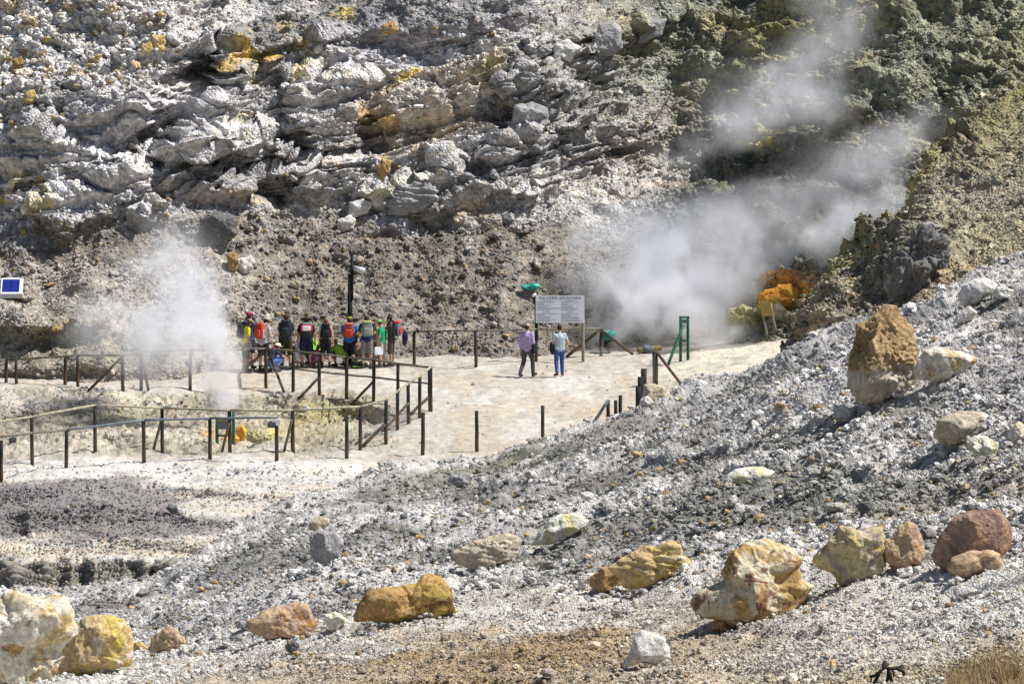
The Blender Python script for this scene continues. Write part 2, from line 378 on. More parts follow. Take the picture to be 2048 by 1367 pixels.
for i, (lx, lz, am) in enumerate(((6, .95, .36), (4, .42, .24), (3.2, .17, .15), (2.0, .08, .08))):
    k = pn(X/lx, q/lz, seed=60+i)*2.6
    st = st+am*np.clip(k, -1, 1)*(1 if i else 1)
f1, f2, dx, dy, r1, r2 = vor(X*.42, S*.55+.08*X, 71); jo = np.clip((f2-f1)*6, 0, 1)
b0, ra, rb = blocks(X*.6, S*1.5+X*.1, 72, 2.0, 1.3); b1, r3, r4 = blocks(X*2.0, S*2.4, 73); b2, r5, r6 = blocks(X*5.2, S*5.6, 74); b3, r7, r8 = blocks(X*12, S*12, 75)
rid = np.abs(fbm(X*.5, S*.45, o=5, seed=78))
disp = big*(.7-.3*debris)+mid*(.30-.12*cl-.16*debris)+cl*(st*1.1+(r1-.5)*.4*jo-.14*(1-jo))+b1*(.08-.06*debris+.16*loose+.06*right)+b2*(.07-.052*debris+.05*loose-.01*right)+b3*(.022-.008*debris)
bb, rc, rd = blocks(X*.26+.1*S, S*.50-.08*X, 76, 5.0, 2.2); bc_, re_, rf_ = blocks(X*.62+.2*S, S*1.0-.1*X, 77, 6.0, 2.0)
disp = disp+bb*.42*cl+bc_*.20*cl+b0*(.05*cl+.15*loose)+right*rid*.75-debris*rid*.25
P = P+n*disp[..., None]
col = np.broadcast_to(C(.42,.41,.415), P.shape).copy()
hue = fbm(X*.5, S*.5, o=4, seed=80)
col = paint(col, sstep(.0, .3, hue), C(.50,.485,.47), .8)
col = paint(col, loose, C(.60,.585,.58), .9); col = paint(col, loose*(r3 > .86), C(.42,.30,.15), .75)
dark = cl*sstep(.0, .5, np.clip(pn(X/5, q/.95, seed=60)*-2.6, -1, 1)+.4*pn(X*.3, S*.3, seed=81))
col = paint(col, dark, C(.18,.18,.19), .65); col = paint(col, cl*(rc > .55)*sstep(-.2, .2, hue), C(.50,.50,.52), .6)
col = paint(col, bl(uw, vw, 250, 290, 300, 70, 20), C(.55,.54,.56), .8)
col = paint(col, bl(uw, vw, 180, 390, 240, 60, 18), C(.56,.55,.56), .8)
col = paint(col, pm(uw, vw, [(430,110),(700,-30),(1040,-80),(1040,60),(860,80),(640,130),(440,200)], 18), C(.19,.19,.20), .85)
col = paint(col, bl(uw, vw, 800, 110, 260, 55, 10), C(.47,.465,.49), .85)
col = paint(col, bl(uw, vw, 610, 215, 160, 50, 5), C(.42,.41,.41), .6)
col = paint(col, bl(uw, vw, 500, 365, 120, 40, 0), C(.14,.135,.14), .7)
col = paint(col, bl(uw, vw, 870, 250, 130, 60, 20), C(.52,.45,.36), .7)
col = paint(col, bl(uw, vw, 1120, 190, 170, 110, 30), C(.22,.215,.21), .7)
col = paint(col, debris, C(.175,.155,.13), .92)
col = paint(col, debris*sstep(.05, .3, fbm(X*.35, S*.6, o=4, seed=83)), C(.27,.24,.20), .7)
col = paint(col, sstep(480, 540, vw)*sstep(640, 380, uw), C(.37,.335,.30), .8)
col = paint(col, bl(uw, vw, 90, 690, 190, 60, 0), C(.26,.23,.165), .8)
col = paint(col, sstep(640, 700, vw)*sstep(400, 200, uw), C(.27,.25,.185), .6)
col = paint(col, right, C(.225,.235,.17), .9); col = paint(col, right*sstep(-.05, .25, hue), C(.135,.14,.12), .85)
col = paint(col, right*sstep(-.05, -.3, fbm(X*.25, S*.25, o=3, seed=84)), C(.29,.26,.16), .6)
col = paint(col, bl(uw, vw, 1480, 330, 170, 60, 14), C(.10,.105,.085), .9); col = paint(col, bl(uw, vw, 1620, 420, 170, 90, 0), C(.11,.115,.09), .8); col = paint(col, bl(uw, vw, 1950, 80, 200, 90, 0)*right, C(.26,.27,.18), .7)
col = paint(col, bl(uw, vw, 1650, 40, 160, 70, 30), C(.30,.27,.12), .8)
col = paint(col, bl(uw, vw, 1270, 350, 100, 30, 10), C(.48,.46,.44), .9)
col = paint(col, bl(uw, vw, 1330, 290, 120, 40, 20), C(.36,.31,.26), .6)
for (cx, cy, rx, ry, ro, c, k) in ((510,118,75,12,14,YEL,.9),(500,125,60,16,10,OCH,.7),(690,30,16,26,0,YEL,.8),(825,162,26,9,5,YEL,.95),(745,262,22,36,10,OCH,.85),(20,400,60,10,25,YEL,.9),(10,205,30,10,10,YEL,.8),
        (500,235,40,12,0,YEL,.55),(590,165,60,10,5,YEL,.6),(795,335,14,16,0,YEL,.6),(645,330,18,20,0,OCH,.5),(780,390,40,10,5,C(.5,.48,.15),.5),(930,425,30,14,0,C(.5,.34,.12),.6),(980,160,30,30,0,C(.42,.36,.14),.6),
        (800,185,60,14,15,OCH,.5),(950,235,60,20,20,C(.5,.36,.22),.5),(1540,262,55,16,14,YEL,.85),(1560,100,110,60,30,C(.30,.27,.10),.7),(480,405,70,10,0,C(.40,.26,.14),.5),(560,412,50,9,0,OCH,.4),(920,170,30,20,0,OCH,.4),(1310,385,90,12,10,C(.46,.33,.2),.5)):
    col = paint(col, bl(uw, vw, cx, cy, rx, ry, ro), c, k)
col = paint(col, bl(uw, vw, 1560, 590, 60, 24, 0), ORA, .95); col = paint(col, bl(uw, vw, 1510, 620, 110, 32, 0), YEL*.8, .9)
col = paint(col, bl(uw, vw, 1480, 650, 130, 40, 0), C(.42,.38,.22), .6)
col = col*(1+.16*np.clip(cl+loose, 0, 1)*(1-debris))[..., None]
col = col*(.80+.22*r3+.20*r5)[..., None]
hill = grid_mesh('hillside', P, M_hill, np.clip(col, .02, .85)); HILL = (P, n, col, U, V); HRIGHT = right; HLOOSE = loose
# ---- olive mound in front of the hill, at the right
MC = [(1560,700,128),(1585,692,129),(1604,668,129.3),(1622,640,129.6),(1640,600,130),(1650,560,130.3),(1662,536,130.5),(1690,512,131),(1725,494,131.4),(1765,470,132),(1800,448,132.5),(1818,425,133),(1828,395,133.4),(1836,360,134),(1850,332,134.6),(1870,305,135.2),(1905,280,136),(1950,245,137),(2000,205,138),(2048,170,139),(2200,60,142),(2900,-300,150)]
_m = np.array(MC, float)
UM = np.concatenate([np.arange(1560, 1700, 1.0), np.arange(1700, 1860, 1.3), np.arange(1860, 2100, 2.0), np.linspace(2100, 2900, 50)])
tt = np.linspace(0, 1, 330)
U, T = np.meshgrid(UM, tt)
vc = np.interp(U, _m[:, 0], _m[:, 1]); Yc = np.interp(U, _m[:, 0], _m[:, 2]); vb = 760+0*U
V = vc+T*(vb-vc); Yb = interp(U, [(1560, 124), (1700, 121), (2048, 113), (2900, 104)])
bulge = np.sin(np.clip(T, 0, 1)*math.pi)*.004
P = at(U, V, 1/(lerp(1/Yc, 1/Yb, T)*(1+bulge)))
P0 = P[0]; back = []
for k in range(14, 0, -1):
    d = (k/14)**1.5*8; q_ = P0.copy(); q_[:, 1] += d; q_[:, 2] -= d*.55+.1; q_[:, 0] += .25*d*(U[0] < 1860); back.append(q_)
P = np.concatenate([np.stack(back), P]); U = np.concatenate([np.repeat(U[:1], 14, 0), U]); V = np.concatenate([np.repeat(V[:1], 14, 0), V])
n = normals(P); n[:14] = np.array([0, -.2, 1]); X, Z = P[..., 0], P[..., 2]; S = Z*1.4+P[..., 1]*.5
big = fbm(X*.3, S*.3, o=4, seed=91); b1, r1, r2 = blocks(X*1.3, S*1.3, 92); b2, r3, r4 = blocks(X*4, S*4, 93); b3, r5, r6 = blocks(X*10, S*10, 94)
rid = np.abs(fbm(X*.8, S*.8, o=5, seed=95))
uw = U+fbm(X*.7, S*.7, o=4, seed=96)*60; vw = V+fbm(X*.7, S*.7, o=4, seed=97)*50
crag = bl(uw, vw, 1840, 520, 75, 55, 10)+.7*bl(uw, vw, 1900, 290, 70, 50, 0)+.8*bl(uw, vw, 1650, 650, 60, 60, 0)+.5*bl(uw, vw, 1750, 500, 70, 30, 20)
smo = bl(uw, vw, 1960, 540, 150, 60, 10)
disp = big*.30+(b1*.14+rid*.9)*np.clip(.22+crag, 0, 1)*(1-.6*smo)+b2*.035*(1-.6*smo)+b3*.015+.5*np.clip(crag, 0, 1)
P = P+n*disp[..., None]
col = np.broadcast_to(C(.34,.30,.20), P.shape).copy()
col = paint(col, sstep(0, .25, big), C(.28,.26,.17), .8)
col = paint(col, bl(uw, vw, 1950, 560, 170, 50, 12), C(.44,.34,.21), .9)
col = paint(col, sstep(60, 0, V-np.interp(U, _m[:, 0], _m[:, 1])), C(.36,.31,.08), .7)
col = paint(col, np.clip(crag, 0, 1), C(.13,.13,.12), .85)
col = paint(col, bl(uw, vw, 1980, 230, 110, 80, 10), C(.22,.20,.11), .8)
col = paint(col, bl(uw, vw, 1960, 400, 90, 40, 0), C(.33,.31,.27), .6)
col = paint(col, bl(uw, vw, 1690, 640, 80, 60, 0), C(.25,.22,.16), .7)
col = paint(col, sstep(640, 690, vw), C(.38,.30,.20), .8)
col = col*(.86+.14*r3+.16*r5)[..., None]
moundo = grid_mesh('mound', P, M_hill, np.clip(col, .02, .85)); MOUND = (P[14:], n[14:], col[14:], U[14:], V[14:])
def mpt(u, v):
    vc = np.interp(u, _m[:, 0], _m[:, 1]); Yc = np.interp(u, _m[:, 0], _m[:, 2]); Yb = float(interp(u, [(1560, 124), (1700, 121), (2048, 113), (2900, 104)])); t = (v-vc)/(760-vc)
    return at(u, v, 1/(lerp(1/Yc, 1/Yb, t)*(1+math.sin(min(1, max(0, t))*math.pi)*.004)))
# ---- far ground reaching the horizon, well below everything
gx = np.linspace(-1500, 1500, 31); gy = np.linspace(-800, 1900, 31); GX, GY = np.meshgrid(gx, gy)
P = np.stack([GX, GY, -2.5+0*GX+np.clip(np.hypot(GX, GY-60)-160, 0, 400)*.02], -1)
grid_mesh('ground', P, M_floor, np.broadcast_to(C(.30,.28,.2), P.shape))
# ------------------------------------------------------------------ loose stones
rng = np.random.default_rng(7)
def ico(sub):
    import bmesh
    bm = bmesh.new(); bmesh.ops.create_icosphere(bm, subdivisions=sub, radius=1)
    V_ = np.array([v.co[:] for v in bm.verts]); F_ = np.array([[v.index for v in f.verts] for f in bm.faces]); bm.free(); return V_, F_
ICO = {k: ico(k) for k in (1, 2, 3, 4, 5, 6)}
def facet(Vd, k, lo, rg):
    """cut a sphere by random planes -> angular stone"""
    t = np.ones(len(Vd))
    for _ in range(k):
        nn = rg.normal(size=3); nn /= np.linalg.norm(nn); h = rg.uniform(lo, .98)
        dt = Vd@nn; t = np.where(dt > 1e-6, np.minimum(t, h/np.maximum(dt, 1e-6)), t)
    return Vd*t[:, None]
def protos(sub, k, lo, n_):
    out = []
    for _ in range(n_):
        v = facet(ICO[sub][0], k, lo, rng)*np.array([1, rng.uniform(.7, 1), rng.uniform(.5, .85)])
        v = v+rng.normal(size=v.shape)*.05
        out.append(v)
    return out
PR1, PR2 = protos(1, 6, .6, 12), protos(2, 9, .5, 12)
def rand_rot(m):
    q_ = rng.normal(size=(m, 4)); q_ /= np.linalg.norm(q_, axis=1, keepdims=True); a, b, c, d = q_.T
    return np.stack([1-2*(c*c+d*d), 2*(b*c-a*d), 2*(b*d+a*c), 2*(b*c+a*d), 1-2*(b*b+d*d), 2*(c*d-a*b), 2*(b*d-a*c), 2*(c*d+a*b), 1-2*(b*b+c*c)], -1).reshape(m, 3, 3)
def scatter(name, sheet, weight, count, smed, sig, smax, label, mat, pr=PR1, sub=1, tint=.20, lift=.25, ochre=.045, smin=.012, bright=1.03):
    P, n, col, U, V = sheet
    m = (U > -30) & (U < 2080)
    wt = (weight*m).ravel().astype(float); wt /= wt.sum()
    idx = rng.choice(len(wt), count, p=wt)
    p = P.reshape(-1, 3)[idx]+rng.normal(size=(count, 3))*.02; nn = n.reshape(-1, 3)[idx]; c = col.reshape(-1, 3)[idx]
    s = np.clip(smed*np.exp(rng.normal(size=count)*sig), smin, smax)
    Rm = rand_rot(count); k = rng.integers(0, len(pr), count)
    Vp = np.stack(pr)[k]                                   # count, nv, 3
    Vw = np.einsum('nij,nkj->nki', Rm, Vp)*s[:, None, None]
    Vw[..., 2] *= .75
    Vw = Vw+(p+nn*(s*lift)[:, None])[:, None, :]
    nv = Vp.shape[1]; Fb = ICO[sub][1]
    Fw = (Fb[None]+(np.arange(count)*nv)[:, None, None]).reshape(-1, 3)
    b = np.exp(rng.normal(size=count)*tint)*bright
    cc = c*b[:, None]; g = cc.mean(1, keepdims=True); cc = cc*.6+g*.4*np.array([1, 1, 1.02])
    o_ = rng.random(count) < ochre; cc[o_] = np.array([.46, .33, .17])*rng.uniform(.6, 1.2, (o_.sum(), 1))
    wh = rng.random(count) < .05; cc[wh] = cc[wh]*1.4+.05
    cc = np.repeat(np.clip(cc, .03, .82)[:, None, :], nv, 1)
    o = mk(name, Vw.reshape(-1, 3), Fw, mat, col=cc.reshape(-1, 3)); tag(o, label, kind='stuff'); return o
one = np.ones
Pf = FORE; fsh = (Pf[3].shape)
V_f, U_f = Pf[4], Pf[3]
wf = (V_f > np.interp(U_f, _c[:, 0], _c[:, 1])-1)*(V_f < 1400)
dens = .55+.8*np.clip(fbm(Pf[0][..., 0]*.5, Pf[0][..., 1]*.4, o=3, seed=101)+.3, 0, 1)
scatter('gravel', Pf, wf*dens*(1-.80*FBAND), 64000, .031, .48, .12, 'grey and brown gravel covering the near slope', M_fore)
scatter('fine_gravel', Pf, wf*(.15+FBAND), 44000, .017, .42, .06, 'fine pale and brown gravel on the shelf along the bottom', M_fore, ochre=.08, bright=1.0)
scatter('rubble', Pf, wf*np.clip(dens-.3, .05, 1)*(1-.85*FBAND)*(V_f < 1230), 8000, .060, .42, .22, 'loose grey rubble strewn over the slope above the boulders', M_fore, PR2, 2, ochre=.04)
Hs = HILL; HU, HV = Hs[3], Hs[4]
wh_ = (HV > -20)*(HV < 760)
scatter('scree', Hs, wh_*(.25+1.1*HLOOSE+.12*sstep(380, 450, HV)), 22000, .055, .40, .2, 'loose grey scree on the hillside behind the people', M_hill, ochre=.035)
scatter('hill_rubble', Hs, wh_*(.15+1.6*HLOOSE+.07*sstep(380, 450, HV)), 1500, .13, .35, .34, 'larger loose stones strewn over the hillside', M_hill, PR2, 2, ochre=.07, smin=.05)
Fl = FLOOR; FU, FV = Fl[3], Fl[4]
wfl = (FV > 700)*(FV < 1210)*(.03+.9*sstep(915, 960, FV)+.8*sstep(780, 800, FV)*sstep(800, 700, FU)*sstep(900, 885, FV))
ml_ = sstep(372, 300, FU+(1000-FV)*1.1)*sstep(955, 975, FV)*sstep(1085, 1066, FV)
scatter('floor_gravel', Fl, wfl*(1+1.0*ml_+.6*sstep(1040, 1070, FV)), 52000, .026, .45, .12, 'pale gravel on the crater floor in front of the fences', M_fore, ochre=.03, tint=.24)
scatter('mound_gravel', MOUND, (MOUND[4] < 700)*1.0, 5000, .05, .45, .2, 'grey and olive gravel on the mound at the right', M_hill)

# true (displaced) ground under a picture position
_SH = {}
for k_, sh_ in (('F', FORE), ('H', HILL), ('M', MOUND), ('L', FLOOR)):
    Pk = sh_[0].reshape(-1, 3); ok_ = (sh_[3] > -150).ravel() & (sh_[3] < 2200).ravel() & (sh_[4] > -60).ravel() & (sh_[4] < 1500).ravel()
    Pk = Pk[ok_]; dz_ = Pk[:, 2]-CAM_Z; dep_ = Pk[:, 1]*CP-dz_*SP; up_ = Pk[:, 1]*SP+dz_*CP
    _SH[k_] = (Pk, 1024+FOC*Pk[:, 0]/dep_, 683.5-FOC*up_/dep_)
def surf(k, px, py):
    if k == 'N':
        c_ = [surf(j, px, py) for j in 'LH']; return c_[0] if c_[0][1] < c_[1][1] else c_[1]
    Pk, a, b = _SH[k]; d = (a-px)**2+((b-py)*1.0)**2
    i = np.argpartition(d, 6)[:6]; return at(px, py, float(np.min(Pk[i, 1])))
# ================================================================== BOULDERS
def rock_mat(name, c1, c2, c3, sc=1.6, k2=.5, k3=.35, up=None):
    """base c1, patches c2, stains c3; optional paler crust on faces that look up"""
    m, nt, b = newmat(name, .92)
    tc = N(nt, 'ShaderNodeTexCoord')
    def noise(s, d=6.0, r=.6, dist=0.0):
        n = N(nt, 'ShaderNodeTexNoise', Scale=s, Detail=d, Roughness=r, Distortion=dist); nt.links.new(tc.outputs['Object'], n.inputs['Vector']); return n.outputs[0]
    a = noise(sc, dist=.6); c = noise(sc*1.4, 5.0, .6, 1.5); f = noise(sc*9); g = noise(sc*26)
    col = mixc(nt, ramp(nt, a, .56-.12*k2-.03, .56-.12*k2+.05), c1, c2)
    col = mixc(nt, ramp(nt, c, .60-.14*k3, .64-.12*k3, 0, .9), col, c3)
    k = N(nt, 'ShaderNodeMath', operation='MULTIPLY'); nt.links.new(ramp(nt, f, .3, .7, .62, 1.35), k.inputs[0]); nt.links.new(ramp(nt, g, .3, .7, .8, 1.2), k.inputs[1])
    cc = N(nt, 'ShaderNodeCombineColor')
    for i in range(3): nt.links.new(k.outputs[0], cc.inputs[i])
    col = mixc(nt, 1.0, col, cc.outputs[0], 'MULTIPLY')
    nt.links.new(col, b.inputs['Base Color'])
    mu = N(nt, 'ShaderNodeTexMusgrave') if False else noise(sc*5, 8.0, .7)
    ad = N(nt, 'ShaderNodeMath', operation='ADD'); nt.links.new(mu, ad.inputs[0]); nt.links.new(g, ad.inputs[1])
    bm = N(nt, 'ShaderNodeBump', Strength=.9, Distance=.03); nt.links.new(ad.outputs[0], bm.inputs['Height']); nt.links.new(bm.outputs[0], b.inputs['Normal'])
    return m
RM = {
 'cream': rock_mat('cream_rock', (.66,.60,.50), (.55,.42,.20), (.40,.24,.09), 1.3, .45, .3),
 'yellow': rock_mat('yellow_rock', (.52,.38,.20), (.56,.43,.12), (.62,.56,.44), 1.6, .55, .35),
 'orange': rock_mat('orange_rock', (.44,.27,.11), (.48,.34,.10), (.16,.09,.04), 1.8, .5, .45),
 'pinkish': rock_mat('pinkish_rock', (.52,.38,.24), (.45,.30,.26), (.42,.22,.06), 2.2, .5, .5),
 'ochre': rock_mat('ochre_rock', (.62,.55,.40), (.50,.33,.13), (.22,.10,.06), 1.9, .6, .5),
 'purple': rock_mat('mauve_rock', (.50,.42,.26), (.34,.27,.25), (.50,.38,.12), 1.5, .55, .4),
 'red': rock_mat('red_brown_rock', (.34,.225,.165), (.19,.12,.10), (.40,.25,.14), 1.5, .65, .45),
 'brown': rock_mat('brown_rock', (.42,.27,.12), (.30,.18,.07), (.55,.46,.36), 1.9, .55, .35),
 'grey': rock_mat('grey_rock', (.36,.35,.35), (.27,.265,.27), (.44,.42,.38), 1.6),
 'dark': rock_mat('dark_rock', (.17,.165,.165), (.11,.11,.11), (.27,.25,.22), 1.8),
 'white': rock_mat('white_rock', (.66,.64,.61), (.56,.52,.46), (.50,.44,.30), 1.8, .5, .3),
 'tan': rock_mat('tan_rock', (.52,.44,.33), (.42,.34,.24), (.60,.55,.46), 1.8),
 'lemon': rock_mat('lemon_rock', (.70,.68,.58), (.66,.60,.28), (.52,.45,.30), 1.5, .4, .3),
 'sulphur': rock_mat('sulphur_rock', (.55,.50,.27), (.46,.42,.30), (.55,.45,.12), 1.6, .5, .5),
 'fire': rock_mat('orange_sulphur', (.76,.34,.06), (.68,.46,.08), (.66,.22,.04), 1.8, .45, .5),
}
# tall boulder: brown crust above, pale foot
def crust_mat():
    m, nt, b = newmat('crusted_rock', .95); tc = N(nt, 'ShaderNodeTexCoord')
    sp = N(nt, 'ShaderNodeSeparateXYZ'); nt.links.new(tc.outputs['Object'], sp.inputs[0])
    def noise(s, d=7.0, r=.65):
        n = N(nt, 'ShaderNodeTexNoise', Scale=s, Detail=d, Roughness=r); nt.links.new(tc.outputs['Object'], n.inputs['Vector']); return n.outputs[0]
    a = noise(2.2); f = noise(11); g = noise(3.6)
    h = N(nt, 'ShaderNodeMath', operation='MULTIPLY_ADD'); nt.links.new(a, h.inputs[0]); h.inputs[1].default_value = 1.5; nt.links.new(sp.outputs[2], h.inputs[2])
    mk_ = ramp(nt, h.outputs[0], 1.22, 1.36)
    top = mixc(nt, ramp(nt, g, .42, .6), (.47,.32,.17), (.22,.13,.055)); low = mixc(nt, ramp(nt, f, .4, .6), (.66,.62,.55), (.52,.47,.38))
    col = mixc(nt, mk_, low, top); col = mixc(nt, ramp(nt, f, .35, .65, 0, .45), col, (.60,.45,.25))
    nt.links.new(col, b.inputs['Base Color'])
    bm = N(nt, 'ShaderNodeBump', Strength=1, Distance=.09); nt.links.new(f, bm.inputs['Height']); nt.links.new(bm.outputs[0], b.inputs['Normal'])
    return m
RM['crust'] = crust_mat()
SHEET = {k: (lambda x, y, k=k: surf(k, x, y)) for k in 'FHMLN'}
def boulder(poly, sheet, mat, label, cat='boulder', seed=0, sub=5, depth=.75, amp=.085, facets=14, name=None, group=None, sink=.15, lo=.58, strata=0, fine=.012):
    rg = np.random.default_rng(1000+seed)
    pl = np.array(poly, float); x0, x1, y0, y1 = pl[:, 0].min(), pl[:, 0].max(), pl[:, 1].min(), pl[:, 1].max()
    # area centroid
    a = pl; b_ = np.roll(pl, -1, 0); cr = a[:, 0]*b_[:, 1]-b_[:, 0]*a[:, 1]; A = cr.sum()/2
    cx, cy = ((a[:, 0]+b_[:, 0])*cr).sum()/(6*A), ((a[:, 1]+b_[:, 1])*cr).sum()/(6*A)
    g = SHEET[sheet](cx, min(y1-.02*(y1-y0), 1366 if sheet == 'F' else 9999)); Y = g[1]-.02; k = Y/FOC*1.0
    c3 = at(cx, cy, Y)
    th = np.linspace(-math.pi, math.pi, 361)
    dx, dy = np.cos(th), -np.sin(th)                      # picture y is down
    rr = np.full(th.shape, 1e-3)
    for i in range(len(pl)):
        p, q_ = pl[i]-[cx, cy], pl[(i+1) % len(pl)]-[cx, cy]; e = q_-p
        den = dx*e[1]-dy*e[0]; den = np.where(abs(den) < 1e-9, 1e-9, den)
        t = (p[0]*e[1]-p[1]*e[0])/den; s_ = (p[0]*dy-p[1]*dx)/den
        ok = (t > 0) & (s_ >= -1e-6) & (s_ <= 1+1e-6); rr = np.where(ok, np.maximum(rr, t), rr)
    D = ICO[sub][0]; Vd = facet(D, facets, lo, rg); rad = np.linalg.norm(Vd, axis=1)
    ang = np.arctan2(D[:, 2], D[:, 0]); rp = np.interp(ang, th, rr)*k*1.06
    rho = np.hypot(D[:, 0], D[:, 2]); size = math.sqrt(abs(A))*k
    m = np.where(rad < 1, rad+(1-rad)*rho**6, 1)          # facets cut the front, keep the outline
    pr = rho**.82*rp*(.985*m+.015)
    dep = -np.sign(D[:, 1])*0+np.abs(D[:, 1])**.75*np.sign(D[:, 1])*size*.5*depth*rad*1.15
    Vx, Vz = np.cos(ang)*pr, np.sin(ang)*pr
    V_ = np.stack([Vx, dep, Vz], 1); L = size
    o3 = rg.uniform(0, 50, 3); q_ = V_/L*2.2+o3
    nn = D*.7+np.array([0, 0, 0]); nn = nn/np.linalg.norm(nn, axis=1, keepdims=True)
    d1 = fbm(q_[:, 0]*.7, q_[:, 1]*.7, q_[:, 2]*.7, 5, 7, .42); rdg = -np.abs(fbm(q_[:, 0], q_[:, 1], q_[:, 2], 5, 9, .42))
    f1, f2, _, _, ra, _ = vor(q_[:, 0]*1.5+q_[:, 1]*.7, q_[:, 2]*1.7-q_[:, 1]*.6, seed+5)
    dd = amp*L*(d1*.9+rdg*.9+.25+(ra-.5)*.8*np.clip((f2-f1)*7, 0, 1))
    if strata: dd = dd+strata*L*np.clip(pn(q_[:, 0]*.8, q_[:, 2]*5+q_[:, 0]*.8)*2.5, -1, 1)
    fine_ = fbm(q_[:, 0]*9, q_[:, 1]*9, q_[:, 2]*9, 3, 3)*fine*L
    V_ = V_+nn*(dd+fine_)[:, None]
    zlow = -(y1-cy)*k
    V_[:, 2] -= sink*L*.25*np.clip(-V_[:, 2]/max(abs(zlow), .01), 0, 1)
    base = np.array([c3[0], Y+size*.10, c3[2]+zlow]); V_ = V_-np.array([0, 0, zlow])
    o = mk(name or 'boulder', V_, ICO[sub][1], RM[mat], smooth=True); o.location = base
    tag(o, label, cat, group); return o
